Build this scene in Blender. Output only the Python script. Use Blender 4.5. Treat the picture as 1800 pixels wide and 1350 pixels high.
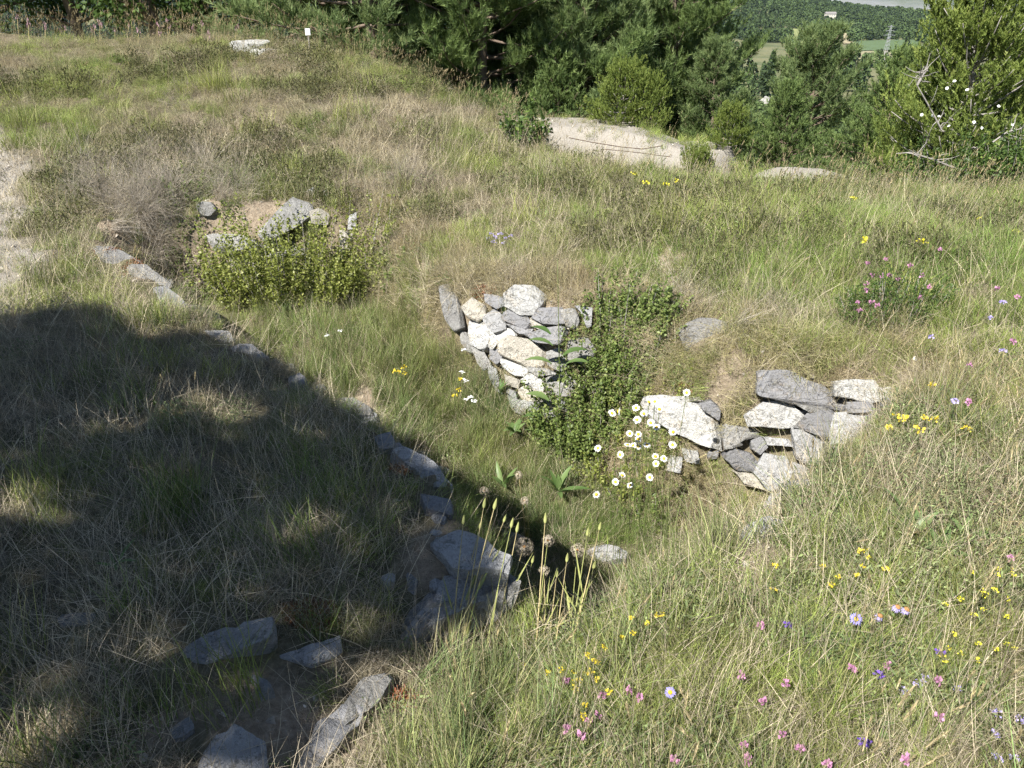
import bpy, bmesh, math, random
import numpy as np
from mathutils import Vector, Matrix, Euler

scn = bpy.context.scene
for o in list(bpy.data.objects):
    bpy.data.objects.remove(o, do_unlink=True)
rng = np.random.default_rng(7)
random.seed(7)
COL = scn.collection

# ------------------------------------------------------------------ camera, sky, sun, exposure
EYE = np.array([0.0, 0.0, 1.65])
PITCH = math.radians(26.8)
FPX = 1334.0
cam_d = bpy.data.cameras.new('camera')
cam = bpy.data.objects.new('camera', cam_d)
COL.objects.link(cam)
cam.location = EYE
cam.rotation_euler = (math.pi / 2 - PITCH, 0, 0)
cam_d.sensor_width = 36.0
cam_d.lens = FPX / 1800 * 36.0
cam_d.clip_start = 0.05
cam_d.clip_end = 30000
scn.camera = cam

SUN = np.array([-0.43, -0.53, 0.73])
SUN /= np.linalg.norm(SUN)
world = bpy.data.worlds.new('World')
scn.world = world
world.use_nodes = True
wt = world.node_tree
bg = wt.nodes['Background']
sky = wt.nodes.new('ShaderNodeTexSky')
sky.sky_type = 'NISHITA'
sky.sun_disc = False
sky.sun_elevation = math.asin(SUN[2])
sky.sun_rotation = math.atan2(SUN[0], SUN[1])
sky.altitude = 1400
sky.air_density = 1.0
sky.dust_density = 0.6
wt.links.new(sky.outputs[0], bg.inputs[0])
bg.inputs[1].default_value = 0.05

sun_d = bpy.data.lights.new('sun', 'SUN')
sun_d.energy = 5.0
sun_d.angle = math.radians(0.53)
sun_d.color = (1.0, 0.97, 0.91)
sun = bpy.data.objects.new('sun', sun_d)
COL.objects.link(sun)
sun.rotation_euler = Vector(SUN).to_track_quat('Z', 'Y').to_euler()
sun.location = (-20, -25, 35)

scn.view_settings.view_transform = 'Standard'
scn.view_settings.look = 'None'
scn.view_settings.exposure = 1.1
scn.view_settings.gamma = 1.0
scn.view_settings.use_curve_mapping = False
scn.render.engine = 'CYCLES'
scn.cycles.max_bounces = 4
scn.cycles.diffuse_bounces = 2
scn.cycles.transmission_bounces = 2
scn.cycles.use_denoising = True
scn.cycles.denoising_prefilter = 'NONE'
scn.cycles.use_adaptive_sampling = True
scn.cycles.adaptive_threshold = 0.065
scn.cycles.time_limit = 1000
scn.cycles.volume_bounces = 0
scn.cycles.transparent_max_bounces = 4
scn.cycles.caustics_reflective = False
scn.cycles.caustics_refractive = False

# ------------------------------------------------------------------ helpers
CT, ST = math.cos(PITCH), math.sin(PITCH)


def ray(px, py):
    u = (px - 900.0) / FPX
    v = (675.0 - py) / FPX
    return np.array([u, CT + v * ST, -ST + v * CT])


def PD(px, py, D):
    d = ray(px, py)
    return EYE + d * (-D / d[2])


def PY(px, py, Y):
    d = ray(px, py)
    return EYE + d * (Y / d[1])


def to_px(p):
    q = np.atleast_2d(p) - EYE
    dep = q[:, 1] * CT - q[:, 2] * ST
    up = q[:, 1] * ST + q[:, 2] * CT
    return 900 + FPX * q[:, 0] / dep, 675 - FPX * up / dep


def _hash(ix, iy, seed):
    n = (ix.astype(np.int64) * 374761393 + iy.astype(np.int64) * 668265263 + seed * 974711) & 0x7fffffff
    n = ((n ^ (n >> 13)) * 1274126177) & 0x7fffffff
    return ((n ^ (n >> 16)) & 0xffff) / 65535.0


def vnoise(x, y, seed=0):
    x = np.asarray(x, float); y = np.asarray(y, float)
    ix = np.floor(x); iy = np.floor(y)
    fx = x - ix; fy = y - iy
    fx = fx * fx * (3 - 2 * fx); fy = fy * fy * (3 - 2 * fy)
    a = _hash(ix, iy, seed); b = _hash(ix + 1, iy, seed)
    c = _hash(ix, iy + 1, seed); d = _hash(ix + 1, iy + 1, seed)
    return (a + (b - a) * fx) * (1 - fy) + (c + (d - c) * fx) * fy


def fbm(x, y, seed=0, octv=4):
    s = 0; a = 0.5; t = 0
    for k in range(octv):
        s = s + a * vnoise(np.asarray(x) * 2 ** k + 17.3 * k, np.asarray(y) * 2 ** k - 9.1 * k, seed + k)
        t += a; a *= 0.5
    return s / t


def sstep(a, b, x):
    t = np.clip((np.asarray(x, float) - a) / (b - a), 0, 1)
    return t * t * (3 - 2 * t)


def poly_dist(px, py, poly):
    """signed distance, positive inside"""
    px = np.asarray(px, float); py = np.asarray(py, float)
    best = np.full(px.shape, 1e9); inside = np.zeros(px.shape, bool)
    n = len(poly)
    for i in range(n):
        x0, y0 = poly[i]; x1, y1 = poly[(i + 1) % n]
        dx, dy = x1 - x0, y1 - y0
        L = dx * dx + dy * dy + 1e-12
        t = np.clip(((px - x0) * dx + (py - y0) * dy) / L, 0, 1)
        best = np.minimum(best, np.hypot(px - x0 - t * dx, py - y0 - t * dy))
        if dy != 0:
            c = ((y0 > py) != (y1 > py)) & (px < dx * (py - y0) / dy + x0)
            inside ^= c
    return np.where(inside, best, -best)


def mesh_from(name, verts, faces, mats=(), mat_idx=None, smooth=False):
    """faces: list of (n,k) int arrays"""
    me = bpy.data.meshes.new(name)
    verts = np.asarray(verts, np.float32)
    if not isinstance(faces, (list, tuple)):
        faces = [faces]
    faces = [np.asarray(f, np.int32) for f in faces if len(f)]
    me.vertices.add(len(verts))
    me.vertices.foreach_set('co', verts.ravel())
    nl = sum(f.size for f in faces); nf = sum(len(f) for f in faces)
    me.loops.add(nl); me.polygons.add(nf)
    me.loops.foreach_set('vertex_index', np.concatenate([f.ravel() for f in faces]))
    starts = []; s = 0
    for f in faces:
        k = f.shape[1]
        starts.append(s + np.arange(len(f)) * k); s += f.size
    me.polygons.foreach_set('loop_start', np.concatenate(starts).astype(np.int32))
    for m in mats:
        me.materials.append(m)
    if mat_idx is not None:
        me.polygons.foreach_set('material_index', np.asarray(mat_idx, np.int32))
    me.update(calc_edges=True)
    me.polygons.foreach_set('use_smooth', np.full(nf, smooth))
    return me


def fattr(me, name, arr, dom='POINT'):
    a = me.attributes.new(name, 'FLOAT', dom)
    a.data.foreach_set('value', np.asarray(arr, np.float32).ravel())


def cattr(me, name, arr, dom='POINT'):
    a = me.attributes.new(name, 'FLOAT_COLOR', dom)
    arr = np.asarray(arr, np.float32)
    if arr.shape[1] == 3:
        arr = np.concatenate([arr, np.ones((len(arr), 1), np.float32)], 1)
    a.data.foreach_set('color', arr.ravel())


def link(name, data, parent=None, label=None, cat=None, group=None, kind=None, loc=None):
    o = bpy.data.objects.new(name, data)
    COL.objects.link(o)
    if parent is not None:
        o.parent = parent
    if loc is not None:
        o.location = loc
    if label: o['label'] = label
    if cat: o['category'] = cat
    if group: o['group'] = group
    if kind: o['kind'] = kind
    return o


def empty(name, loc, label, cat, group=None):
    o = link(name, None, label=label, cat=cat, group=group, loc=tuple(loc))
    o.empty_display_size = 0.1
    return o


def merge(parts):
    """list of (verts, faces list) -> one"""
    V = []; F = {}; off = 0
    for v, fs in parts:
        for f in (fs if isinstance(fs, list) else [fs]):
            f = np.asarray(f)
            if len(f): F.setdefault(f.shape[1], []).append(f + off)
        V.append(v); off += len(v)
    return np.concatenate(V), [np.concatenate(F[k]) for k in sorted(F)]


def tube(pts, radii, n=6):
    pts = np.asarray(pts, float); m = len(pts)
    radii = np.broadcast_to(np.asarray(radii, float), (m,))
    T = np.gradient(pts, axis=0)
    T /= np.linalg.norm(T, axis=1)[:, None] + 1e-9
    ref = np.array([0, 0, 1.0]) if abs(T[0][2]) < 0.9 else np.array([1.0, 0, 0])
    A = np.cross(T, ref); A /= np.linalg.norm(A, axis=1)[:, None] + 1e-9
    B = np.cross(T, A)
    ang = np.arange(n) / n * 2 * np.pi
    V = pts[:, None, :] + radii[:, None, None] * (A[:, None, :] * np.cos(ang)[None, :, None] + B[:, None, :] * np.sin(ang)[None, :, None])
    V = V.reshape(-1, 3)
    i = np.arange(m - 1)[:, None] * n; j = np.arange(n)[None, :]; j2 = (j + 1) % n
    F = np.stack([i + j, i + j2, i + n + j2, i + n + j], -1).reshape(-1, 4)
    V = np.concatenate([V, pts[-1:]])
    base = (m - 1) * n
    cap = np.stack([base + np.arange(n), base + (np.arange(n) + 1) % n, np.full(n, len(V) - 1)], 1)
    return V, [F, cap]


# ------------------------------------------------------------------ materials
def new_mat(name):
    m = bpy.data.materials.new(name)
    m.use_nodes = True
    nt = m.node_tree
    b = nt.nodes['Principled BSDF']
    b.inputs['Specular IOR Level'].default_value = 0.25
    b.inputs['Roughness'].default_value = 0.8
    return m, nt, b


def N(nt, t, **kw):
    n = nt.nodes.new(t)
    for k, v in kw.items():
        setattr(n, k, v)
    return n


def rgb_mix(nt, fac, a, b, blend='MIX'):
    n = N(nt, 'ShaderNodeMix', data_type='RGBA', blend_type=blend)
    for sock, v in ((n.inputs[0], fac), (n.inputs[6], a), (n.inputs[7], b)):
        if hasattr(v, 'is_output'):
            nt.links.new(v, sock)
        elif isinstance(v, (int, float)):
            sock.default_value = v
        else:
            sock.default_value = (*v, 1) if len(v) == 3 else v
    return n.outputs[2]


def noise_tex(nt, scale, detail=6, rough=0.6, coord='Object', dist=0.0):
    tc = N(nt, 'ShaderNodeTexCoord')
    n = N(nt, 'ShaderNodeTexNoise')
    n.inputs['Scale'].default_value = scale
    n.inputs['Detail'].default_value = detail
    n.inputs['Roughness'].default_value = rough
    n.inputs['Distortion'].default_value = dist
    nt.links.new(tc.outputs[coord], n.inputs['Vector'])
    return n


def ramp(nt, src, stops):
    r = N(nt, 'ShaderNodeValToRGB')
    el = r.color_ramp.elements
    while len(el) < len(stops):
        el.new(0.5)
    for e, (p, c) in zip(el, stops):
        e.position = p
        e.color = (*c, 1) if len(c) == 3 else c
    nt.links.new(src, r.inputs[0])
    return r.outputs[0]


def leafy(m, nt, b, col, trans=0.35, rough=0.6):
    """diffuse + some light through the blade"""
    out = nt.nodes['Material Output']
    nt.links.new(col, b.inputs['Base Color'])
    b.inputs['Roughness'].default_value = rough
    t = N(nt, 'ShaderNodeBsdfTranslucent')
    nt.links.new(col, t.inputs['Color'])
    mx = N(nt, 'ShaderNodeMixShader')
    mx.inputs[0].default_value = trans
    nt.links.new(b.outputs[0], mx.inputs[1])
    nt.links.new(t.outputs[0], mx.inputs[2])
    nt.links.new(mx.outputs[0], out.inputs[0])


def mat_tuft(name, straw=(0.46, 0.38, 0.22), trans=0.3):
    """blade colour: instance tint, some blades and tips dried to straw"""
    m, nt, b = new_mat(name)
    ti = N(nt, 'ShaderNodeAttribute', attribute_type='INSTANCER', attribute_name='tint')
    dr = N(nt, 'ShaderNodeAttribute', attribute_type='INSTANCER', attribute_name='dry')
    h = N(nt, 'ShaderNodeAttribute', attribute_name='h')
    r = N(nt, 'ShaderNodeAttribute', attribute_name='r')
    # dried share = clamp(dry*1.2 + (r-0.75)*1.2 + (h-0.6)*0.5)
    a = N(nt, 'ShaderNodeMath', operation='MULTIPLY_ADD')
    nt.links.new(r.outputs['Fac'], a.inputs[0]); a.inputs[1].default_value = 1.3; a.inputs[2].default_value = -0.95
    c = N(nt, 'ShaderNodeMath', operation='MULTIPLY_ADD')
    nt.links.new(h.outputs['Fac'], c.inputs[0]); c.inputs[1].default_value = 0.45
    nt.links.new(a.outputs[0], c.inputs[2])
    d = N(nt, 'ShaderNodeMath', operation='ADD', use_clamp=True)
    nt.links.new(dr.outputs['Fac'], d.inputs[0]); nt.links.new(c.outputs[0], d.inputs[1])
    col = rgb_mix(nt, d.outputs[0], ti.outputs['Color'], straw)
    br = N(nt, 'ShaderNodeMapRange'); br.inputs[3].default_value = 0.5; br.inputs[4].default_value = 1.5
    fr = N(nt, 'ShaderNodeMath', operation='FRACT')
    ml = N(nt, 'ShaderNodeMath', operation='MULTIPLY'); ml.inputs[1].default_value = 7.31
    nt.links.new(r.outputs['Fac'], ml.inputs[0]); nt.links.new(ml.outputs[0], fr.inputs[0]); nt.links.new(fr.outputs[0], br.inputs[0])
    vm = N(nt, 'ShaderNodeVectorMath', operation='SCALE')
    nt.links.new(col, vm.inputs[0]); nt.links.new(br.outputs[0], vm.inputs['Scale'])
    leafy(m, nt, b, vm.outputs[0], trans)
    return m


def mat_leaf(name, c0, c1, trans=0.3, rough=0.5, c2=None):
    """leaf colour varies leaf by leaf through the attribute r"""
    m, nt, b = new_mat(name)
    r = N(nt, 'ShaderNodeAttribute', attribute_name='r')
    stops = [(0.0, c0), (0.85 if c2 else 1.0, c1)]
    if c2: stops.append((1.0, c2))
    col = ramp(nt, r.outputs['Fac'], stops)
    leafy(m, nt, b, col, trans, rough)
    return m


def mat_plain(name, col, rough=0.7, var=0.3, scale=40, bump=0.0):
    m, nt, b = new_mat(name)
    n = noise_tex(nt, scale)
    c = rgb_mix(nt, n.outputs['Fac'], tuple(x * (1 - var) for x in col), tuple(min(1, x * (1 + var)) for x in col))
    nt.links.new(c, b.inputs['Base Color'])
    b.inputs['Roughness'].default_value = rough
    if bump:
        bp = N(nt, 'ShaderNodeBump'); bp.inputs['Strength'].default_value = bump; bp.inputs['Distance'].default_value = 0.01
        nt.links.new(n.outputs['Fac'], bp.inputs['Height']); nt.links.new(bp.outputs[0], b.inputs['Normal'])
    return m


def mat_stone(name, base, dark, tint, lichen=0.4, strata=14.0):
    m, nt, b = new_mat(name)
    n1 = noise_tex(nt, 13, 9, 0.68)
    n2 = noise_tex(nt, 85, 6, 0.7)
    c = ramp(nt, n1.outputs['Fac'], [(0.3, tuple(.6 * d + .4 * e for d, e in zip(dark, base))), (0.5, base), (0.72, tuple(min(.8, x * 1.12) for x in base))])
    # warm iron staining in patches
    n3 = noise_tex(nt, 7.5, 5, 0.6)
    st = ramp(nt, n3.outputs['Fac'], [(0.58, (0, 0, 0)), (0.74, (.8, .8, .8))])
    c = rgb_mix(nt, st, c, tint)
    c = rgb_mix(nt, ramp(nt, n2.outputs['Fac'], [(0.35, (0.6, 0.6, 0.6)), (0.6, (0, 0, 0))]), c, dark)
    # hairline cracks and bedding lines
    tc = N(nt, 'ShaderNodeTexCoord')
    mp = N(nt, 'ShaderNodeMapping'); mp.inputs['Scale'].default_value = (1, 1, 3.2)
    nd = N(nt, 'ShaderNodeVectorMath', operation='ADD')
    sc = N(nt, 'ShaderNodeVectorMath', operation='SCALE'); sc.inputs['Scale'].default_value = 0.12
    nt.links.new(n1.outputs['Color'], sc.inputs[0])
    nt.links.new(tc.outputs['Object'], nd.inputs[0]); nt.links.new(sc.outputs[0], nd.inputs[1])
    nt.links.new(nd.outputs[0], mp.inputs[0])
    vo = N(nt, 'ShaderNodeTexVoronoi', feature='DISTANCE_TO_EDGE'); vo.inputs['Scale'].default_value = strata
    nt.links.new(mp.outputs[0], vo.inputs['Vector'])
    ck = ramp(nt, vo.outputs['Distance'], [(0.0, (1, 1, 1)), (0.02, (0, 0, 0))])
    gate = ramp(nt, n3.outputs['Fac'], [(0.47, (0, 0, 0)), (0.6, (0.6, 0.6, 0.6))])
    ckg = rgb_mix(nt, 1.0, ck, gate, 'MULTIPLY')
    c = rgb_mix(nt, ckg, c, tuple(x * 0.35 for x in dark))
    # dark lichen specks
    vs = noise_tex(nt, 190, 2, 0.5)
    ls = ramp(nt, vs.outputs['Fac'], [(0.64, (0, 0, 0)), (0.70, (lichen,) * 3)])
    c = rgb_mix(nt, ls, c, (0.05, 0.05, 0.045))
    # grey lichen crusts, and every stone a little different in tone
    n4 = noise_tex(nt, 24, 6, 0.75, dist=.6)
    c = rgb_mix(nt, ramp(nt, n4.outputs['Fac'], [(0.54, (0, 0, 0)), (0.62, (.62, .62, .62))]), c, (0.145, 0.14, 0.115))
    n5 = noise_tex(nt, 9, 5, 0.7)
    c = rgb_mix(nt, ramp(nt, n5.outputs['Fac'], [(0.60, (0, 0, 0)), (0.70, (.5, .5, .5))]), c, (0.34, 0.24, 0.12))
    oi = N(nt, 'ShaderNodeObjectInfo')
    mr = N(nt, 'ShaderNodeMapRange'); mr.inputs[3].default_value = 0.74; mr.inputs[4].default_value = 1.14
    nt.links.new(oi.outputs['Random'], mr.inputs[0])
    vm = N(nt, 'ShaderNodeVectorMath', operation='SCALE')
    nt.links.new(c, vm.inputs[0]); nt.links.new(mr.outputs[0], vm.inputs['Scale'])
    nt.links.new(vm.outputs[0], b.inputs['Base Color'])
    b.inputs['Roughness'].default_value = 0.9
    b.inputs['Specular IOR Level'].default_value = 0.15
    h = N(nt, 'ShaderNodeMath', operation='MULTIPLY_ADD'); h.inputs[1].default_value = 0.6
    nt.links.new(n1.outputs['Fac'], h.inputs[0]); nt.links.new(n2.outputs['Fac'], h.inputs[2])
    h2 = N(nt, 'ShaderNodeMath', operation='SUBTRACT')
    nt.links.new(h.outputs[0], h2.inputs[0]); nt.links.new(ckg, h2.inputs[1])
    bp = N(nt, 'ShaderNodeBump'); bp.inputs['Strength'].default_value = 0.9; bp.inputs['Distance'].default_value = 0.014
    nt.links.new(h2.outputs[0], bp.inputs['Height']); nt.links.new(bp.outputs[0], b.inputs['Normal'])
    return m


M_WHITE = mat_stone('white_limestone', (0.60, 0.59, 0.56), (0.30, 0.295, 0.29), (0.50, 0.40, 0.26))
M_CREAM = mat_stone('cream_limestone', (0.54, 0.50, 0.43), (0.32, 0.29, 0.24), (0.50, 0.36, 0.20))
M_GREY = mat_stone('grey_slate', (0.29, 0.285, 0.29), (0.17, 0.17, 0.175), (0.32, 0.26, 0.20), 0.3, 9.0)
M_PALE = mat_stone('pale_grey_stone', (0.42, 0.415, 0.41), (0.24, 0.24, 0.24), (0.42, 0.36, 0.27), 0.6)
M_ROUGH = mat_stone('weathered_grey_stone', (0.36, 0.35, 0.33), (0.16, 0.155, 0.15), (0.33, 0.29, 0.22), 0.8, 22.0)


def ground_material():
    m, nt, b = new_mat('ground')
    sd = N(nt, 'ShaderNodeAttribute', attribute_name='sand')
    so = N(nt, 'ShaderNodeAttribute', attribute_name='soil')
    n1 = noise_tex(nt, 3.0, 8, 0.65)
    n2 = noise_tex(nt, 45.0, 6, 0.7)
    litter = ramp(nt, n2.outputs['Fac'], [(0.3, (0.075, 0.06, 0.042)), (0.5, (0.17, 0.14, 0.095)), (0.7, (0.27, 0.225, 0.16))])
    litter = rgb_mix(nt, ramp(nt, n1.outputs['Fac'], [(0.4, (0, 0, 0)), (0.65, (0.6, 0.6, 0.6))]), litter, (0.12, 0.13, 0.055))
    soil = ramp(nt, n2.outputs['Fac'], [(0.3, (0.20, 0.155, 0.11)), (0.55, (0.33, 0.265, 0.195)), (0.72, (0.43, 0.36, 0.275))])
    sand = ramp(nt, n2.outputs['Fac'], [(0.28, (0.19, 0.175, 0.15)), (0.5, (0.31, 0.285, 0.25)), (0.72, (0.40, 0.375, 0.335))])
    sand = rgb_mix(nt, ramp(nt, n1.outputs['Fac'], [(0.4, (0, 0, 0)), (0.62, (0.45, 0.45, 0.45))]), sand, (0.36, 0.32, 0.27))
    c = rgb_mix(nt, so.outputs['Fac'], litter, soil)
    c = rgb_mix(nt, sd.outputs['Fac'], c, sand)
    nt.links.new(c, b.inputs['Base Color'])
    b.inputs['Roughness'].default_value = 0.95
    b.inputs['Specular IOR Level'].default_value = 0.1
    bp = N(nt, 'ShaderNodeBump'); bp.inputs['Strength'].default_value = 0.8; bp.inputs['Distance'].default_value = 0.02
    nt.links.new(n2.outputs['Fac'], bp.inputs['Height']); nt.links.new(bp.outputs[0], b.inputs['Normal'])
    return m


# ------------------------------------------------------------------ terrain heights
# points of the natural surface, each read off the view with an estimated distance ahead (Y) or drop below the eye (D)
CTRL = []
for px, py, D in [(1800, 1350, 1.60), (1300, 1350, 1.66), (1000, 1350, 1.70), (700, 1350, 1.74), (400, 1340, 1.70), (0, 1340, 1.65),
                  (0, 1000, 1.64), (0, 750, 1.62), (300, 800, 1.63), (500, 900, 1.65), (600, 1100, 1.66), (300, 600, 1.64), (0, 580, 1.60),
                  (100, 470, 1.60), (0, 400, 1.57), (170, 430, 1.63), (800, 1180, 1.84), (700, 1220, 1.76), (880, 1150, 1.86), (1000, 1150, 1.78), (1300, 1100, 1.68),
                  (1550, 1100, 1.62), (1800, 900, 1.55), (1500, 950, 1.62), (1400, 880, 1.66), (1800, 700, 1.57), (1650, 750, 1.60),
                  (500, 650, 1.65), (700, 780, 1.65), (850, 960, 1.66), (650, 730, 1.66)]:
    CTRL.append(PD(px, py, D))
for px, py, Y in [(1800, 500, 4.0), (1800, 600, 3.45), (1550, 500, 4.3), (1600, 620, 3.5), (1300, 300, 7.0), (1300, 380, 5.8), (1300, 450, 4.85), (1500, 400, 5.3),
                  (1300, 560, 4.1), (1150, 560, 4.35), (1150, 480, 4.85), (1000, 300, 7.1), (1000, 380, 5.9), (1000, 450, 5.15), (900, 480, 5.0), (820, 480, 5.2),
                  (700, 300, 7.2), (700, 380, 6.3), (760, 440, 5.6), (500, 300, 7.3), (500, 330, 6.85), (350, 340, 6.6), (300, 250, 8.0), (200, 360, 6.5),
                  (300, 150, 10.2), (300, 90, 12.2), (0, 90, 12.2), (600, 110, 11.4), (600, 200, 8.7), (0, 150, 10.0), (0, 230, 8.0), (100, 300, 7.0), (0, 320, 6.8),
                  (800, 200, 9.0), (900, 240, 8.4), (1000, 282, 7.4), (1100, 307, 7.0), (1230, 327, 6.7), (1400, 345, 6.5), (1600, 360, 6.2), (1800, 385, 5.8), (1700, 420, 5.2)]:
    CTRL.append(PY(px, py, Y))
CTRL = np.array(CTRL + [[-6, -3, 0.05], [0, -3, 0.0], [6, -3, 0.15], [-8, 2, 0.1], [7, 2, 0.25], [-9, 8, 0.7], [-9, 13, 1.2], [9, 6, 0.0]])


def _tps_fit(P, reg=0.01):
    n = len(P)
    d = np.hypot(P[:, None, 0] - P[None, :, 0], P[:, None, 1] - P[None, :, 1])
    K = np.where(d > 0, d * d * np.log(d + 1e-12), 0) + np.eye(n) * reg
    Q = np.concatenate([np.ones((n, 1)), P[:, :2]], 1)
    A = np.block([[K, Q], [Q.T, np.zeros((3, 3))]])
    return np.linalg.solve(A, np.concatenate([P[:, 2], np.zeros(3)]))


_W = _tps_fit(CTRL)

# plan of the trench: line where the ground breaks off, and outline of the floor
EDGE = [(-3.3, 5.75), (-2.6, 5.06), (-2.18, 4.6), (-1.57, 3.86), (-1.14, 3.42), (-.78, 3.06), (-.50, 2.76), (-.26, 2.42), (-.17, 2.10), (.03, 1.92),
        (.03, 1.78), (-.29, 1.60), (-.2, 1.50), (.1, 1.58), (.45, 1.83), (.85, 2.08), (1.3, 2.48), (1.8, 2.95), (2.05, 3.25), (2.0, 3.48), (1.4, 3.72),
        (1.05, 3.95), (.85, 4.18), (.52, 4.42), (.07, 4.72), (-.46, 4.98), (-.55, 5.35), (-.80, 5.8), (-1.2, 6.3), (-1.9, 6.38), (-2.5, 6.32), (-3.0, 6.2)]
FLOOR = [(-2.95, 5.75), (-2.45, 5.2), (-2.05, 4.74), (-1.45, 3.98), (-1.02, 3.56), (-.66, 3.2), (-.38, 2.90), (-.12, 2.54), (0.06, 2.2),
         (.10, 1.98), (.22, 1.98), (.36, 2.2), (.6, 2.62), (.9, 2.92), (1.2, 3.12), (1.5, 3.28), (1.3, 3.5), (.7, 3.62), (.55, 3.9), (.38, 4.16), (.08, 4.36),
         (-.30, 4.72), (-.62, 5.05), (-1.0, 5.5), (-1.3, 5.85), (-1.9, 6.12), (-2.5, 6.12), (-2.8, 6.0)]


def z_outer(x, y):
    x = np.asarray(x, float); y = np.asarray(y, float)
    shp = x.shape
    xf = np.clip(x.ravel(), -9.5, 9.5); yf = np.clip(y.ravel(), -3.5, 13.0)
    out = np.empty(len(xf))
    for s in range(0, len(xf), 20000):
        a = xf[s:s + 20000, None] - CTRL[None, :, 0]; b = yf[s:s + 20000, None] - CTRL[None, :, 1]
        d2 = a * a + b * b
        U = 0.5 * d2 * np.log(d2 + 1e-12)
        out[s:s + 20000] = U @ _W[:len(CTRL)] + _W[-3] + _W[-2] * xf[s:s + 20000] + _W[-1] * yf[s:s + 20000]
    return out.reshape(shp)


# crest of the near ground: beyond this line it falls away
CREST = np.array([(-14, 13.6), (-7, 13.4), (-4.0, 13.0), (-2.8, 12.3), (-1.6, 11.0), (-.75, 9.6), (0.0, 8.8), (.35, 7.9), (.6, 7.4), (1.1, 7.0), (1.7, 6.8), (2.5, 6.6), (3.3, 6.5), (4.2, 6.35), (6, 6.2), (12, 6.0)])
# sandy bank behind the crest
BERM = np.array([(.45, 12.6), (1.2, 12.5), (2.0, 12.1), (2.6, 11.4)])
BERM2 = np.array([(3.2, 9.4), (3.6, 8.8), (4.1, 8.2)])


def line_dist(x, y, pl):
    best = np.full(np.shape(x), 1e9)
    for (x0, y0), (x1, y1) in zip(pl[:-1], pl[1:]):
        dx, dy = x1 - x0, y1 - y0
        t = np.clip(((x - x0) * dx + (y - y0) * dy) / (dx * dx + dy * dy), 0, 1)
        best = np.minimum(best, np.hypot(x - x0 - t * dx, y - y0 - t * dy))
    return best


FALL_R = [0, 2.5, 6, 12, 25, 60, 140, 300, 1000, 1180, 1320, 1420, 1700, 2600]
FALL_D = [0, .75, 1.6, 3.0, 6.2, 13, 24, 38, 38, 34, 29, 25, 24, 30]


def Z(x, y):
    x = np.asarray(x, float); y = np.asarray(y, float)
    zo = z_outer(x, y)
    yc = np.interp(x, CREST[:, 0], CREST[:, 1])
    over = y - yc
    r = np.hypot(x, y)
    # beyond the crest
    zc = z_outer(x, np.minimum(y, yc))
    drop = np.interp(np.maximum(over, 0), FALL_R, FALL_D)
    w = sstep(15, 60, over)
    zb = zc * (1 - w) - drop
    left = sstep(-1.0, -5.0, x) * (1 - sstep(10, 30, over))      # behind the mound the ground stays high
    zb = zb * (1 - left) + (zc - 0.10 * np.maximum(over, 0)) * left
    z = np.where(over > 0, zb, zo)
    # sandy bank
    db = np.minimum(line_dist(x, y, BERM), line_dist(x, y, BERM2) + .35)
    zt = np.interp(x, [.45, 1.2, 2.0, 2.6, 3.2, 3.6, 4.3], [-.06, -.06, -.10, -.28, -.20, -.10, -.20])
    bm = sstep(1.0, 0.5, db)
    z = z * (1 - bm) + np.maximum(z, zt) * bm
    # far ground rolls a little
    z = z + sstep(900, 1300, r) * (fbm(x / 260., y / 260., 31) - .5) * 30 * (y > 0)
    z = z + sstep(1000, 1350, r) * (y > 0) * 26 * sstep(.46, .22, np.arctan2(x, np.maximum(y, 1)))
    # trench
    de = poly_dist(x, y, EDGE); df = -poly_dist(x, y, FLOOR)
    s = np.where(de <= 0, 0, np.where(df <= 0, 1, de / (de + np.maximum(df, 0) + 1e-9)))
    s = s * s * (3 - 2 * s)
    Df = np.interp(y, [2.1, 2.6, 3.2, 4.1, 4.7, 5.4, 6.2], [2.24, 2.60, 2.76, 2.60, 2.30, 2.22, 2.36])
    zf = 1.65 - Df
    z = z * (1 - s) + np.minimum(zf, z) * s
    # lumps
    near = (1 - sstep(14, 30, r)) * (1 - .8 * bm)
    z = z + near * ((fbm(x * 1.3, y * 1.3, 3) - .5) * .14 * sstep(3, 7, r) + (fbm(x * 5, y * 5, 5, 3) - .5) * .11 + (fbm(x * 10, y * 10, 6, 2) - .5) * .05 * sstep(2.5, 4.5, r))
    return z


def hit(px, py, tmax=60):
    """where the line of sight through a point of the view meets the ground"""
    d = ray(px, py)
    t = np.concatenate([np.linspace(.9, 14, 1400), np.linspace(14.02, tmax, 600)])
    P = EYE + t[:, None] * d
    below = np.nonzero(P[:, 2] < Z(P[:, 0], P[:, 1]))[0]
    return P[below[0]] if len(below) else P[-1]


def gz(x, y):
    return float(Z(np.array([x]), np.array([y]))[0])


# bare patches (view position, radius in m, strength, kind)
BARE = []
for px, py, r, kd in [(400, 392, .24, 'soil'), (355, 400, .2, 'soil'), (460, 385, .2, 'soil'), (1190, 468, .13, 'soil'), (1165, 445, .09, 'soil'), (560, 1290, .12, 'soil'), (430, 1230, .09, 'soil'), (480, 1310, .09, 'soil'),
                      (1100, 620, .15, 'soil'), (1280, 640, .12, 'soil'), (1000, 520, .2, 'soil'), (330, 1260, .09, 'soil'), (1312, 975, .12, 'soil'), (1345, 930, .10, 'soil'), (760, 960, .12, 'soil'),
                      (650, 105, .5, 'sand'), (200, 440, .1, 'soil'), (250, 485, .12, 'soil'), (640, 715, .1, 'soil')]:
    p = hit(px, py)
    BARE.append((p[0], p[1], r, kd))


PATH = [tuple(hit(a_, b_)[:2]) for a_, b_ in [(-90, 520), (-45, 440), (-34, 380), (-40, 300), (-70, 240), (-150, 190)]]


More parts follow.
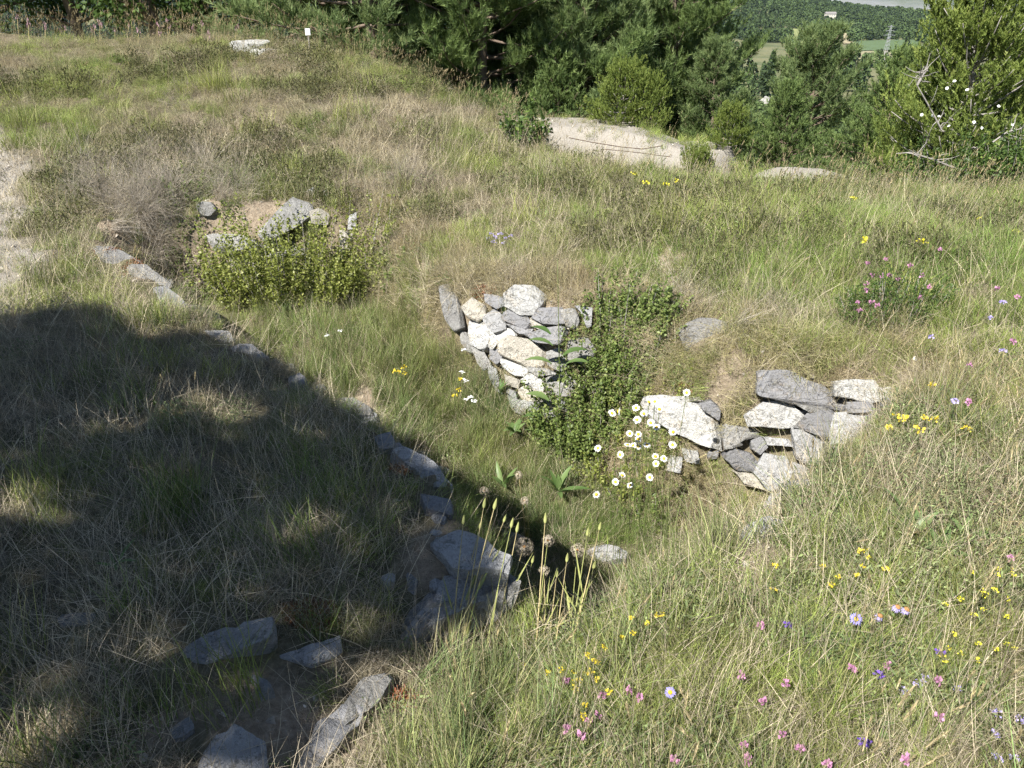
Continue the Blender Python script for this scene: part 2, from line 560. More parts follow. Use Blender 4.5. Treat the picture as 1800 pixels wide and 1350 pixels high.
def bare(x, y, kinds=('soil', 'sand')):
    v = np.zeros(np.shape(x))
    jx = x + (fbm(x * 4, y * 4, 41) - .5) * .35; jy = y + (fbm(x * 4, y * 4, 43) - .5) * .35
    for bx, by, r, k in BARE:
        if k in kinds:
            v = np.maximum(v, 1 - sstep(.6 * r, 1.35 * r, np.hypot(jx - bx, jy - by)))
    if 'sand' in kinds:
        v = np.maximum(v, sstep(.55, .28, line_dist(x, y, PATH) + (fbm(x * 3, y * 3, 49) - .5) * .5))
        v = np.maximum(v, sstep(1.25, .7, np.minimum(line_dist(x, y, BERM), line_dist(x, y, BERM2) + .5) + (fbm(x * 2.5, y * 2.5, 47) - .5) * .6))
    return v


M_GROUND = ground_material()


def build_ground():
    x0, x1, y0, y1, st = -9.0, 9.0, -4.0, 15.0, 0.06
    xs = np.arange(x0, x1 + 1e-6, st); ys = np.arange(y0, y1 + 1e-6, st)
    X, Y = np.meshgrid(xs, ys)
    Zv = Z(X, Y)
    V = np.stack([X, Y, Zv], -1).reshape(-1, 3)
    nx, ny = len(xs), len(ys)
    i = np.arange(ny - 1)[:, None] * nx + np.arange(nx - 1)[None, :]
    F = np.stack([i, i + 1, i + nx + 1, i + nx], -1).reshape(-1, 4)
    me = mesh_from('ground', V, F, [M_GROUND], smooth=True)
    fx, fy = X.ravel(), Y.ravel()
    fattr(me, 'sand', bare(fx, fy, ('sand',)))
    de = poly_dist(fx, fy, EDGE); df = poly_dist(fx, fy, FLOOR)
    wall = (de > 0) & (df < 0)
    fattr(me, 'soil', np.maximum(bare(fx, fy, ('soil',)), wall * .35))
    link('ground', me, kind='structure', label='dry grassy hillside with a trench cut into it')
    return me


build_ground()

# ------------------------------------------------------------------ far land
M_FAR, nt, b = new_mat('far_ground')
n1 = noise_tex(nt, 0.02, 6, 0.6); n2 = noise_tex(nt, 0.4, 5, 0.6)
c = ramp(nt, n1.outputs['Fac'], [(0.35, (0.10, 0.12, 0.05)), (0.55, (0.20, 0.19, 0.10)), (0.7, (0.12, 0.14, 0.06))])
c = rgb_mix(nt, ramp(nt, n2.outputs['Fac'], [(0.3, (0.5, 0.5, 0.5)), (0.6, (0, 0, 0))]), c, (0.08, 0.09, 0.04))
nt.links.new(c, b.inputs['Base Color'])
b.inputs['Roughness'].default_value = 1.0


def build_far():
    na = 220
    az = np.linspace(0, 2 * np.pi, na, endpoint=False)
    rs = np.concatenate([np.linspace(3.0, 15, 16)[:-1], np.geomspace(15, 9000, 90)])
    R, A = np.meshgrid(rs, az, indexing='ij')
    X, Y = R * np.sin(A), R * np.cos(A)
    Zv = Z(X, Y)
    back = (Y < -4) | (np.abs(X) > np.abs(Y) * 1.6 + 9)
    Zv = np.where(back, np.minimum(Zv, 0.2) - 0.0, Zv) - 0.05
    V = np.stack([X, Y, Zv], -1).reshape(-1, 3)
    i = np.arange(len(rs) - 1)[:, None] * na; j = np.arange(na)[None, :]; j2 = (j + 1) % na
    F = np.stack([i + j, i + j2, i + na + j2, i + na + j], -1).reshape(-1, 4)
    C = V[F].mean(1)
    inside = (np.abs(C[:, 0]) < 8.2) & (C[:, 1] > -3.3) & (C[:, 1] < 14.2)
    me = mesh_from('valley', V, F[~inside], [M_FAR], smooth=True)
    link('valley', me, kind='structure', label='valley land and wooded slopes beyond the hillside')


build_far()
# ------------------------------------------------------------------ fields, woods, mountains
def far_hit(px, py):
    d = ray(px, py)
    t = np.geomspace(60, 6000, 3000)
    P = EYE + t[:, None] * d
    b = np.nonzero(P[:, 2] < Z(P[:, 0], P[:, 1]))[0]
    return P[b[0]] if len(b) else P[-1]


FIELD_POLYS = []


def field(name, px4, col, label):
    """meadow strip lying on the valley floor, corners given by where they appear"""
    C = [far_hit(*p) for p in px4]
    FIELD_POLYS.append([(c[0], c[1]) for c in C])
    u, v = np.meshgrid(np.linspace(0, 1, 16), np.linspace(0, 1, 10))
    u = u.ravel()[:, None]; v = v.ravel()[:, None]
    P = (C[0] * (1 - u) + C[1] * u) * (1 - v) + (C[3] * (1 - u) + C[2] * u) * v
    P[:, 2] = Z(P[:, 0], P[:, 1]) + 0.8
    i = np.arange(9)[:, None] * 16 + np.arange(15)[None, :]
    F = np.stack([i, i + 1, i + 17, i + 16], -1).reshape(-1, 4)
    m, nt, b = new_mat(name)
    n = noise_tex(nt, 0.05, 6, 0.7)
    c = rgb_mix(nt, n.outputs['Fac'], tuple(x * .75 for x in col), tuple(x * 1.25 for x in col))
    nt.links.new(c, b.inputs['Base Color']); b.inputs['Roughness'].default_value = 1
    link(name, mesh_from(name, P, F, [m], smooth=True), kind='structure', label=label)


field('green_field', [(1500, 73), (1615, 71), (1615, 88), (1503, 91)], (0.10, 0.145, 0.065), 'bright green valley field below the wooded hill')
field('hay_field', [(1498, 92), (1620, 89), (1620, 108), (1500, 106)], (0.28, 0.255, 0.15), 'mown tan hay field in the valley')
field('meadow', [(1555, 109), (1640, 109), (1640, 140), (1558, 140)], (0.20, 0.22, 0.11), 'grey green valley meadow nearer than the hay field')
field('meadow', [(1325, 54), (1420, 52), (1420, 70), (1325, 72)], (0.24, 0.26, 0.11), 'yellow green meadow at the foot of the wooded hill')
field('track', [(1470, 56), (1486, 56), (1503, 78), (1482, 78)], (0.34, 0.29, 0.18), 'tan track at the edge of the green valley field')
field('meadow', [(1000, -8), (1100, -8), (1100, 44), (1000, 44)], (0.27, 0.29, 0.13), 'pale green hillside meadow seen between two pines')


def gn_scatter(name, mat_objs, P, rot, scl, idx, tint, dry, label, kind='stuff', parent=None):
    """one object whose points carry copies of a few small plants"""
    pc = bpy.data.collections.new(name + '_kinds')
    for k, me in enumerate(mat_objs):
        pc.objects.link(bpy.data.objects.new('%s_kind_%02d' % (name, k), me))
    me = bpy.data.meshes.new(name)
    me.vertices.add(len(P))
    me.vertices.foreach_set('co', np.asarray(P, np.float32).ravel())
    a = me.attributes.new('rot', 'FLOAT_VECTOR', 'POINT'); a.data.foreach_set('vector', np.asarray(rot, np.float32).ravel())
    a = me.attributes.new('scl', 'FLOAT_VECTOR', 'POINT'); a.data.foreach_set('vector', np.asarray(scl, np.float32).ravel())
    a = me.attributes.new('idx', 'INT', 'POINT'); a.data.foreach_set('value', np.asarray(idx, np.int32))
    cattr(me, 'tint', tint); fattr(me, 'dry', dry)
    ng = bpy.data.node_groups.new(name, 'GeometryNodeTree')
    ng.interface.new_socket('Geometry', in_out='INPUT', socket_type='NodeSocketGeometry')
    ng.interface.new_socket('Geometry', in_out='OUTPUT', socket_type='NodeSocketGeometry')
    gi = ng.nodes.new('NodeGroupInput'); go = ng.nodes.new('NodeGroupOutput')
    ip = ng.nodes.new('GeometryNodeInstanceOnPoints')
    ci = ng.nodes.new('GeometryNodeCollectionInfo')
    ci.inputs['Collection'].default_value = pc
    ci.inputs['Separate Children'].default_value = True
    ci.inputs['Reset Children'].default_value = True

    def na(t, n):
        q = ng.nodes.new('GeometryNodeInputNamedAttribute'); q.data_type = t; q.inputs[0].default_value = n
        return q.outputs[0]
    L = ng.links.new
    L(gi.outputs[0], ip.inputs['Points']); L(ci.outputs[0], ip.inputs['Instance'])
    ip.inputs['Pick Instance'].default_value = True
    L(na('INT', 'idx'), ip.inputs['Instance Index'])
    L(na('FLOAT_VECTOR', 'rot'), ip.inputs['Rotation'])
    L(na('FLOAT_VECTOR', 'scl'), ip.inputs['Scale'])
    L(ip.outputs[0], go.inputs[0])
    o = link(name, me, label=label, kind=kind, parent=parent)
    md = o.modifiers.new('scatter', 'NODES'); md.node_group = ng
    return o


def mat_tint(name, rough=0.9, trans=0.0):
    m, nt, b = new_mat(name)
    ti = N(nt, 'ShaderNodeAttribute', attribute_type='INSTANCER', attribute_name='tint')
    r = N(nt, 'ShaderNodeAttribute', attribute_name='r')
    br = N(nt, 'ShaderNodeMapRange'); br.inputs[3].default_value = 0.6; br.inputs[4].default_value = 1.4
    nt.links.new(r.outputs['Fac'], br.inputs[0])
    vm = N(nt, 'ShaderNodeVectorMath', operation='SCALE')
    nt.links.new(ti.outputs['Color'], vm.inputs[0]); nt.links.new(br.outputs[0], vm.inputs['Scale'])
    nt.links.new(vm.outputs[0], b.inputs['Base Color']); b.inputs['Roughness'].default_value = rough
    return m


M_WOOD = mat_tint('woodland_leaf')


def far_tree(seed, conical):
    """unit-height far tree: leafy flakes spread through a crown"""
    g = np.random.default_rng(seed)
    n = 150
    h = g.uniform(.06, 1, n) ** .9
    prof = (1 - h) ** .75 * .30 if conical else np.sqrt(np.clip(1 - ((h - .52) / .5) ** 2, 0, 1)) * .36
    a = g.uniform(0, 2 * np.pi, n); rr = prof * np.sqrt(g.uniform(.35, 1, n))
    c = np.stack([rr * np.cos(a), rr * np.sin(a), h], 1)
    s = .085 * g.uniform(.6, 1.3, n)[:, None]
    d1 = g.normal(size=(n, 3)); d1[:, 2] -= .3; d1 /= np.linalg.norm(d1, axis=1)[:, None]
    d2 = np.cross(d1, g.normal(size=(n, 3))); d2 /= np.linalg.norm(d2, axis=1)[:, None]
    V = np.stack([c + d1 * s, c + d2 * s, c - d1 * s, c - d2 * s * .8], 1).reshape(-1, 3)
    F = np.arange(4 * n).reshape(-1, 4)
    tv, tf = tube([(0, 0, -.05), (0, 0, .5)], [.03, .015], 4)
    VV, FF = merge([(V, [F]), (tv, tf)])
    me = mesh_from('far_tree', VV, FF, [M_WOOD])
    fattr(me, 'r', np.concatenate([np.repeat(g.uniform(0, 1, n), 4), np.full(len(tv), .2)]))
    return me


def woods():
    n = 15000
    az = rng.uniform(math.radians(-38), math.radians(42), n)
    r = rng.uniform(0, 1, n) ** .8 * 760 + 960
    x, y = r * np.sin(az), r * np.cos(az)
    edge = 985 + 60 * (fbm(az * 9, az * 0, 71) - .5) * 2
    keep = r > edge
    keep &= fbm(x / 90, y / 90, 73) > .27
    # hedges and copses in the valley
    ex = []
    for px0, px1, py, n2, dr in [(1528, 1590, 93, 90, 8), (1345, 1385, 74, 60, 15), (1322, 1350, 72, 70, 30), (1488, 1520, 74, 40, 10), (1560, 1600, 76, 20, 8)]:
        for k in range(n2):
            p = far_hit(rng.uniform(px0, px1), py)
            q = p[:2] / np.linalg.norm(p[:2])
            ex.append(p[:2] + q * rng.uniform(-dr, dr))
    for k in range(1000):      # scattered trees on the valley floor
        a2 = math.radians(rng.uniform(-30, 40)); r2 = rng.uniform(330, 950)
        if fbm(r2 * math.sin(a2) / 70, r2 * math.cos(a2) / 70, 75) > .47: ex.append((r2 * math.sin(a2), r2 * math.cos(a2)))
    for k in range(700):      # open slope below the hill
        a2 = math.radians(rng.uniform(-30, 40)); r2 = rng.uniform(110, 330)
        ex.append((r2 * math.sin(a2), r2 * math.cos(a2)))
    ex = np.array(ex)
    X = np.concatenate([x[keep], ex[:, 0]]); Y = np.concatenate([y[keep], ex[:, 1]])
    ok = np.ones(len(X), bool)
    for pl in FIELD_POLYS:
        ok &= poly_dist(X, Y, pl) < 1.5
    X, Y = X[ok], Y[ok]
    P = np.stack([X, Y, Z(X, Y)], 1)
    m = len(P)
    s = rng.uniform(7.5, 14, m)
    s[np.hypot(X, Y) < 340] *= .5
    scl = np.stack([s * rng.uniform(.8, 1.2, m), s * rng.uniform(.8, 1.2, m), s], 1)
    rot = np.stack([np.zeros(m), np.zeros(m), rng.uniform(0, 6.28, m)], 1)
    g = fbm(X / 60, Y / 60, 77)[:, None]
    tint = np.array([.042, .065, .026]) * (1 - g) + np.array([.085, .125, .04]) * g
    tint *= rng.uniform(.75, 1.3, (m, 1))
    gn_scatter('woodland', [far_tree(i, i % 3 == 0) for i in range(6)], P, rot, scl, rng.integers(0, 6, m), tint, np.zeros(m), 'far wooded hill of mixed pines across the valley')


woods()

M_MOUNT, nt, b = new_mat('mountain')
n1 = noise_tex(nt, 0.004, 10, 0.65); n2 = noise_tex(nt, 0.0009, 6, 0.55)
geo = N(nt, 'ShaderNodeNewGeometry')
c = ramp(nt, n1.outputs['Fac'], [(0.3, (0.07, 0.09, 0.06)), (0.55, (0.13, 0.145, 0.10)), (0.75, (0.19, 0.19, 0.17))])
c = rgb_mix(nt, ramp(nt, n2.outputs['Fac'], [(0.55, (0, 0, 0)), (0.66, (1, 1, 1))]), c, (0.27, 0.265, 0.26))
nt.links.new(c, b.inputs['Base Color']); b.inputs['Roughness'].default_value = 1


def mountains():
    az = np.radians(np.linspace(-50, 62, 260)); rr = np.linspace(3600, 8200, 60)
    R, A = np.meshgrid(rr, az, indexing='ij')
    X, Y = R * np.sin(A), R * np.cos(A)
    t = (R - 3600) / 4600
    rid = 1 - np.abs(fbm(X / 1500, Y / 1500, 91, 6) * 2 - 1)
    H = -40 + 620 * sstep(0, .8, t) * (.55 + .6 * rid) + 140 * (fbm(X / 420, Y / 420, 93, 5) - .5) * sstep(0, .3, t)
    V = np.stack([X, Y, H], -1).reshape(-1, 3)
    na = len(az)
    i = np.arange(len(rr) - 1)[:, None] * na + np.arange(na - 1)[None, :]
    F = np.stack([i, i + 1, i + na + 1, i + na], -1).reshape(-1, 4)
    link('mountain_range', mesh_from('mountain_range', V, F, [M_MOUNT], smooth=True), kind='structure', label='hazy blue mountain range with pale rock far beyond the wooded hill')


mountains()

# pylon and farmhouse in the valley
M_STEEL = mat_plain('galvanised_steel', (.30, .31, .32), .5)
M_PLASTER = mat_plain('cream_plaster', (.62, .57, .48), .9, .1)
M_ROOF = mat_plain('grey_roof', (.24, .22, .21), .8, .2)


def pylon(px, py, h):
    p = far_hit(px, py)
    root = empty('pylon', p, 'thin grey lattice power pylon in the valley before the green field', 'pylon')
    w = h * .085
    q = []
    for sx in (-1, 1):
        for sy in (-1, 1):
            q.append(tube([(sx * w, sy * w, 0), (sx * w * .35, sy * w * .35, h * .62), (sx * w * .12, sy * w * .12, h)], .13, 4))
    v, f = merge(q); link('leg_frame', mesh_from('leg_frame', v, f, [M_STEEL]), root)
    q = []
    for k in range(7):
        z0, z1 = h * .1 * k + .5, h * .1 * (k + 1)
        w0, w1 = w * (1 - .9 * z0 / h), w * (1 - .9 * z1 / h)
        for s in (-1, 1):
            for e in (-1, 1):
                v, f = tube([(-e * w0, s * w0, z0), (e * w1, s * w1, z1)], .09, 4)
                link('brace', mesh_from('brace', v, f, [M_STEEL]), root)
    for zz, ww in ((.72, .17), (.84, .13), (.95, .09)):
        v, f = merge([tube([(-h * ww, 0, h * zz), (0, 0, h * zz + h * .02), (h * ww, 0, h * zz)], .14, 4)])
        link('crossarm', mesh_from('crossarm', v, f, [M_STEEL]), root)


pylon(1554, 108, 24)


def box_mesh(name, x0, x1, y0, y1, z0, z1, m):
    v = np.array([(x, y, z) for z in (z0, z1) for y in (y0, y1) for x in (x0, x1)], float)
    f = np.array([(0, 2, 3, 1), (4, 5, 7, 6), (0, 1, 5, 4), (2, 6, 7, 3), (0, 4, 6, 2), (1, 3, 7, 5)])
    return mesh_from(name, v, f, [m])


def farmhouse(px, py, s, label):
    p = far_hit(px, py)
    root = empty('farmhouse', p + np.array([0, -14, 9]), label, 'house')
    link('wall', box_mesh('wall', -9 * s, 9 * s, -4 * s, 4 * s, -12, 5 * s, M_PLASTER), root)
    v = np.array([(-9.6, -4.8, 4.8), (9.6, -4.8, 4.8), (9.6, 4.8, 4.8), (-9.6, 4.8, 4.8), (-9.6, 0, 8), (9.6, 0, 8)], float) * s
    f4 = np.array([(0, 1, 5, 4), (2, 3, 4, 5), (3, 2, 1, 0)]); f3 = np.array([(0, 4, 3), (1, 2, 5)])
    link('roof', mesh_from('roof', v, [f3, f4], [M_ROOF]), root)
    for k in (-6, -2, 2, 6):
        link('window', box_mesh('window', (k - .7) * s, (k + .7) * s, -4 * s - .15, -4 * s + .1, 1.6 * s, 3.4 * s, M_STEEL), root)


farmhouse(1450, 42, .75, 'small pale farmhouse among trees on the wooded hill')

# ------------------------------------------------------------------ air
m = bpy.data.materials.new('haze'); m.use_nodes = True
nt = m.node_tree
nt.nodes.remove(nt.nodes['Principled BSDF'])
pv = nt.nodes.new('ShaderNodeVolumePrincipled')
pv.inputs['Color'].default_value = (.55, .73, 1.0, 1)
pv.inputs['Density'].default_value = 0.000045
pv.inputs['Anisotropy'].default_value = 0.2
nt.links.new(pv.outputs[0], nt.nodes['Material Output'].inputs['Volume'])
link('haze', box_mesh('haze', -9300, 9300, -9300, 9300, -70, 745, m), kind='stuff', label='thin blue summer haze in the valley air')


# ------------------------------------------------------------------ stones
STONES = []      # (centre, normal, tangent frame polygon, thickness) so that no grass is rooted inside a stone


def rock_mesh(name, pts, n, thick, mat, seed, rough=1.0, taper=.86, grow=1.15):
    """block with the given face outline (3-D points in order), dressed off and broken at the edges"""
    g = random.Random(seed)
    c = sum(pts, Vector()) / len(pts)
    size = max((p - c).length for p in pts)
    bm = bmesh.new()
    loc = [(p - c) * grow for p in pts]
    fr = [bm.verts.new(p + n * g.uniform(-.10, .06) * size) for p in loc]
    sh = Vector((g.uniform(-.1, .1), g.uniform(-.1, .1), g.uniform(-.1, .1))) * size
    bk = [bm.verts.new(p * taper * g.uniform(.92, 1.08) - n * thick * g.uniform(.85, 1.15) + sh) for p in loc]
    k = len(fr)
    f = bm.faces.new(fr)
    bm.faces.new(list(reversed(bk)))
    for i in range(k):
        bm.faces.new((fr[i], bk[i], bk[(i + 1) % k], fr[(i + 1) % k]))
    bmesh.ops.recalc_face_normals(bm, faces=bm.faces[:])
    # corners knocked off along flat breaks
    for q in range(g.randint(5, 8)):
        nn = Vector((g.gauss(0, 1), g.gauss(0, 1), g.gauss(0, 1))).normalized()
        if nn.dot(n) < -.3: nn = -nn
        far = max(v.co.dot(nn) for v in bm.verts)
        co = nn * (far - size * (g.uniform(.04, .16) if size > .05 else g.uniform(.12, .34)))
        r = bmesh.ops.bisect_plane(bm, geom=bm.verts[:] + bm.edges[:] + bm.faces[:], plane_co=co, plane_no=nn, clear_outer=True)
        ed = [e for e in r['geom_cut'] if isinstance(e, bmesh.types.BMEdge)]
        if ed: bmesh.ops.holes_fill(bm, edges=ed, sides=0)
    bmesh.ops.recalc_face_normals(bm, faces=bm.faces[:])
    bmesh.ops.bevel(bm, geom=bm.edges[:], offset=min(.006, .04 * size), segments=1, profile=.6, affect='EDGES', clamp_overlap=True)
    bmesh.ops.triangulate(bm, faces=bm.faces[:])
    bmesh.ops.subdivide_edges(bm, edges=[e for e in bm.edges if e.calc_length() > .35 * size], cuts=2, use_grid_fill=True)
    bmesh.ops.triangulate(bm, faces=bm.faces[:])
    bmesh.ops.subdivide_edges(bm, edges=[e for e in bm.edges if e.calc_length() > .22 * size], cuts=1, use_grid_fill=True)
    bmesh.ops.triangulate(bm, faces=bm.faces[:])
    from mathutils import noise
    off = Vector((seed * 3.7, seed * 1.3, seed * 2.1))
    for v in bm.verts:
        q = v.co / size
        d = noise.noise_vector(q * 1.6 + off) * .022 + noise.noise_vector(q * 4.5 + off) * .026
        # splintered along the bedding
        st = noise.noise(Vector((q.x * 1.2, q.y * 1.2, q.z * 7)) + off) * .03
        v.co += (d + n * st) * size * rough
    me = bpy.data.meshes.new(name)
    bm.to_mesh(me); bm.free()
    me.materials.append(mat)
    me.polygons.foreach_set('use_smooth', [False] * len(me.polygons))
    return me, c


SEEDN = [100]


def stone(name, poly, n, mat, parent=None, thick=.2, proud=.05, tilt=.18, label=None, cat=None, group=None, kind=None, dist=None, rough=1.0, dense=True):
    SEEDN[0] += 1
    g = random.Random(SEEDN[0])
    n = Vector(n).normalized()
    n = (n + Vector((g.uniform(-tilt, tilt), g.uniform(-tilt, tilt), g.uniform(-tilt, tilt)))).normalized()
    cx = sum(p[0] for p in poly) / len(poly); cy = sum(p[1] for p in poly) / len(poly)
    d = ray(cx, cy)
    h = hit(cx, cy) if dist is None else EYE + d * (dist / np.linalg.norm(d))
    h = Vector(h) - Vector(d) * proud
    if dense:      # break long outline edges so the silhouette is not straight
        q = []
        for i, p in enumerate(poly):
            r = poly[(i + 1) % len(poly)]
            q.append(p)
            L = math.hypot(r[0] - p[0], r[1] - p[1])
            if L > 26:
                k = int(L // 26) + 1
                for j in range(1, k):
                    t = j / k + g.uniform(-.08, .08)
                    q.append((p[0] + (r[0] - p[0]) * t + g.uniform(-.05, .05) * L * .6, p[1] + (r[1] - p[1]) * t + g.uniform(-.05, .05) * L * .6))
        poly = q
    pts = []
    E = Vector(EYE)
    for p in poly:
        dd = Vector(ray(*p))
        t = (h - E).dot(n) / dd.dot(n)
        pts.append(E + dd * t)
    # outline must wind so that its normal looks out of the wall
    nn = Vector()
    for i in range(len(pts)):
        nn += pts[i].cross(pts[(i + 1) % len(pts)])
    if nn.dot(n) < 0: pts.reverse()
    me, c = rock_mesh(name, pts, n, thick, mat, SEEDN[0], rough)
    o = link(name, me, parent, label, cat, group, kind)
    if parent is not None:
        o.location = c - parent.location
    else:
        o.location = c
    STONES.append((np.array(c), np.array(n), [np.array(p) for p in pts], thick))
    return o


def in_stones(P, grow=.012):
    """points rooted inside a stone, or just on the viewer's side of a flat-lying one"""
    bad = np.zeros(len(P), bool)
    for c, n, pts, th in STONES:
        near = np.nonzero(np.linalg.norm(P - c, axis=1) < .7)[0]
        if not len(near): continue
        u = pts[0] - c; u = u - n * u.dot(n); u /= np.linalg.norm(u); v = np.cross(n, u)
        q = P[near] - c
        pl = [((p - c).dot(u), (p - c).dot(v)) for p in pts]
        dd = poly_dist(q @ u, q @ v, pl)
        hgt = q @ n
        bad[near] |= (dd > -(grow if n[2] < .8 else .05)) & (hgt < .04) & (hgt > -th * 1.1)
    return bad


NS = (-.30, -.80, .46)
w1 = empty('stone_wall', hit(900, 640), 'ruined dry stone trench wall of white and grey blocks left of the leafy shrub', 'wall')
SPUR = [
    (M_ROUGH, [(773, 504), (787, 500), (800, 520), (810, 545), (814, 575), (800, 582), (785, 562), (776, 532)], .14),
    (M_ROUGH, [(806, 579), (820, 588), (834, 613), (824, 622), (811, 603)], .12),
    (M_ROUGH, [(826, 612), (846, 612), (862, 640), (850, 650), (836, 632)], .12),
    (M_PALE, [(858, 640), (872, 650), (882, 690), (870, 684), (860, 660)], .12),
    (M_CREAM, [(813, 540), (830, 525), (852, 538), (851, 555), (838, 563), (822, 556)], .16),
    (M_GREY, [(850, 517), (882, 522), (887, 535), (872, 541), (855, 531)], .12),
    (M_WHITE, [(888, 515), (901, 503), (937, 503), (956, 519), (946, 536), (934, 549), (912, 549), (890, 536)], .22),
    (M_PALE, [(848, 556), (868, 542), (885, 560), (886, 576), (868, 583), (852, 568)], .18),
    (M_GREY, [(880, 556), (895, 545), (921, 551), (932, 569), (922, 576), (892, 566)], .2),
    (M_GREY, [(890, 568), (921, 578), (938, 577), (932, 587), (912, 585)], .12),
    (M_GREY, [(935, 556), (950, 542), (986, 540), (998, 556), (995, 567), (956, 568)], .2),
    (M_CREAM, [(932, 558), (944, 560), (955, 572), (945, 579), (934, 573)], .12),
    (M_WHITE, [(822, 568), (842, 561), (866, 581), (861, 592), (850, 608), (844, 612), (825, 600)], .2),
    (M_WHITE, [(868, 582), (886, 578), (904, 583), (904, 592), (876, 601), (867, 613), (856, 608)], .14),
    (M_CREAM, [(877, 601), (895, 592), (934, 600), (948, 611), (962, 625), (950, 640), (931, 646), (882, 626)], .24),
    (M_GREY, [(924, 586), (985, 573), (995, 581), (982, 605), (945, 600)], .2),
    (M_WHITE, [(882, 632), (901, 635), (928, 650), (918, 660), (904, 659), (882, 645)], .18),
    (M_WHITE, [(924, 646), (960, 650), (976, 658), (942, 661)], .14),
    (M_WHITE, [(914, 669), (935, 655), (957, 672), (951, 689), (930, 676)], .16),
    (M_CREAM, [(888, 659), (912, 668), (910, 682), (890, 676)], .14),
    (M_CREAM, [(912, 686), (930, 676), (956, 692), (950, 706), (915, 701)], .16),
    (M_PALE, [(890, 682), (905, 690), (909, 705), (893, 701)], .14),
    (M_WHITE, [(911, 706), (936, 700), (952, 715), (932, 730), (914, 722)], .16),
    (M_PALE, [(955, 708), (985, 700), (1000, 720), (975, 740), (950, 730)], .16),
    (M_PALE, [(1011, 538), (1040, 542), (1038, 571), (1031, 573), (1022, 549)], .10),
    (M_ROUGH, [(985, 545), (1008, 543), (1018, 560), (1010, 575), (995, 572)], .16),
    (M_ROUGH, [(960, 665), (990, 655), (1010, 672), (1000, 695), (962, 688)], .16),
    (M_GREY, [(862, 612), (876, 606), (882, 628), (874, 640), (862, 630)], .14),
    (M_ROUGH, [(840, 585), (850, 608), (846, 616), (832, 606)], .12),
    (M_PALE, [(930, 706), (952, 704), (965, 728), (945, 745), (930, 735)], .16),
    (M_ROUGH, [(893, 700), (912, 705), (916, 728), (900, 722)], .14),
    (M_ROUGH, [(962, 620), (985, 612), (1002, 632), (985, 652), (964, 640)], .16),
    (M_ROUGH, [(1000, 600), (1030, 595), (1045, 615), (1030, 640), (1000, 630)], .18),
]
for m_, pl, th in SPUR:
    stone('stone', pl, NS, m_, w1, th + .05, proud=.09)

NW = (-.22, -.84, .42)
w2 = empty('stone_wall', hit(1380, 780), 'low broken dry stone wall topped by a long slanting grey slab', 'wall')
NICHE = [
    (M_GREY, [(1340, 656), (1395, 655), (1422, 672), (1476, 696), (1493, 708), (1490, 719), (1450, 714), (1400, 709), (1350, 697), (1340, 690)], .24),
    (M_WHITE, [(1473, 672), (1535, 670), (1546, 684), (1562, 680), (1562, 699), (1530, 706), (1500, 699), (1475, 697)], .22),
    (M_WHITE, [(1314, 731), (1328, 722), (1345, 709), (1385, 710), (1400, 722), (1420, 725), (1405, 745), (1370, 751), (1320, 748)], .26),
    (M_GREY, [(1400, 750), (1425, 724), (1460, 722), (1471, 731), (1462, 760), (1450, 769), (1425, 758)], .2),
    (M_PALE, [(1470, 728), (1520, 727), (1535, 740), (1526, 766), (1461, 779), (1463, 755)], .24),
    (M_GREY, [(1524, 735), (1545, 720), (1575, 726), (1562, 772), (1530, 767)], .2),
    (M_PALE, [(1396, 757), (1412, 753), (1448, 769), (1456, 800), (1430, 821), (1404, 805)], .2),
    (M_GREY, [(1322, 776), (1338, 768), (1349, 785), (1336, 799), (1323, 790)], .14),
    (M_PALE, [(1345, 768), (1385, 772), (1395, 785), (1352, 782)], .14),
    (M_GREY, [(1275, 805), (1290, 790), (1320, 800), (1329, 812), (1322, 829), (1295, 825)], .18),
    (M_CREAM, [(1290, 827), (1325, 833), (1350, 845), (1351, 863), (1310, 849)], .2),
    (M_PALE, [(1331, 830), (1345, 800), (1380, 805), (1391, 830), (1376, 861), (1352, 858)], .22),
    (M_PALE, [(1394, 813), (1420, 822), (1422, 842), (1400, 846)], .16),
    (M_PALE, [(1384, 858), (1420, 845), (1428, 868), (1392, 884)], .16),
    (M_GREY, [(1424, 822), (1466, 802), (1476, 828), (1440, 846)], .16),
    (M_PALE, [(1355, 866), (1384, 862), (1388, 886), (1362, 888)], .16),
    (M_GREY, [(1456, 782), (1500, 774), (1506, 792), (1462, 802)], .16),
    (M_ROUGH, [(1268, 745), (1300, 752), (1306, 780), (1276, 788)], .16),
    (M_ROUGH, [(1300, 752), (1330, 756), (1334, 768), (1304, 776)], .14),
    (M_ROUGH, [(1400, 712), (1445, 716), (1465, 722), (1425, 725)], .16),
    (M_GREY, [(1490, 708), (1530, 708), (1540, 722), (1492, 726)], .16),
    (M_ROUGH, [(1560, 700), (1590, 705), (1600, 725), (1575, 728), (1556, 716)], .16),
]
for m_, pl, th in NICHE:
    stone('stone', pl, NW, m_, w2, th + .04, proud=.08)

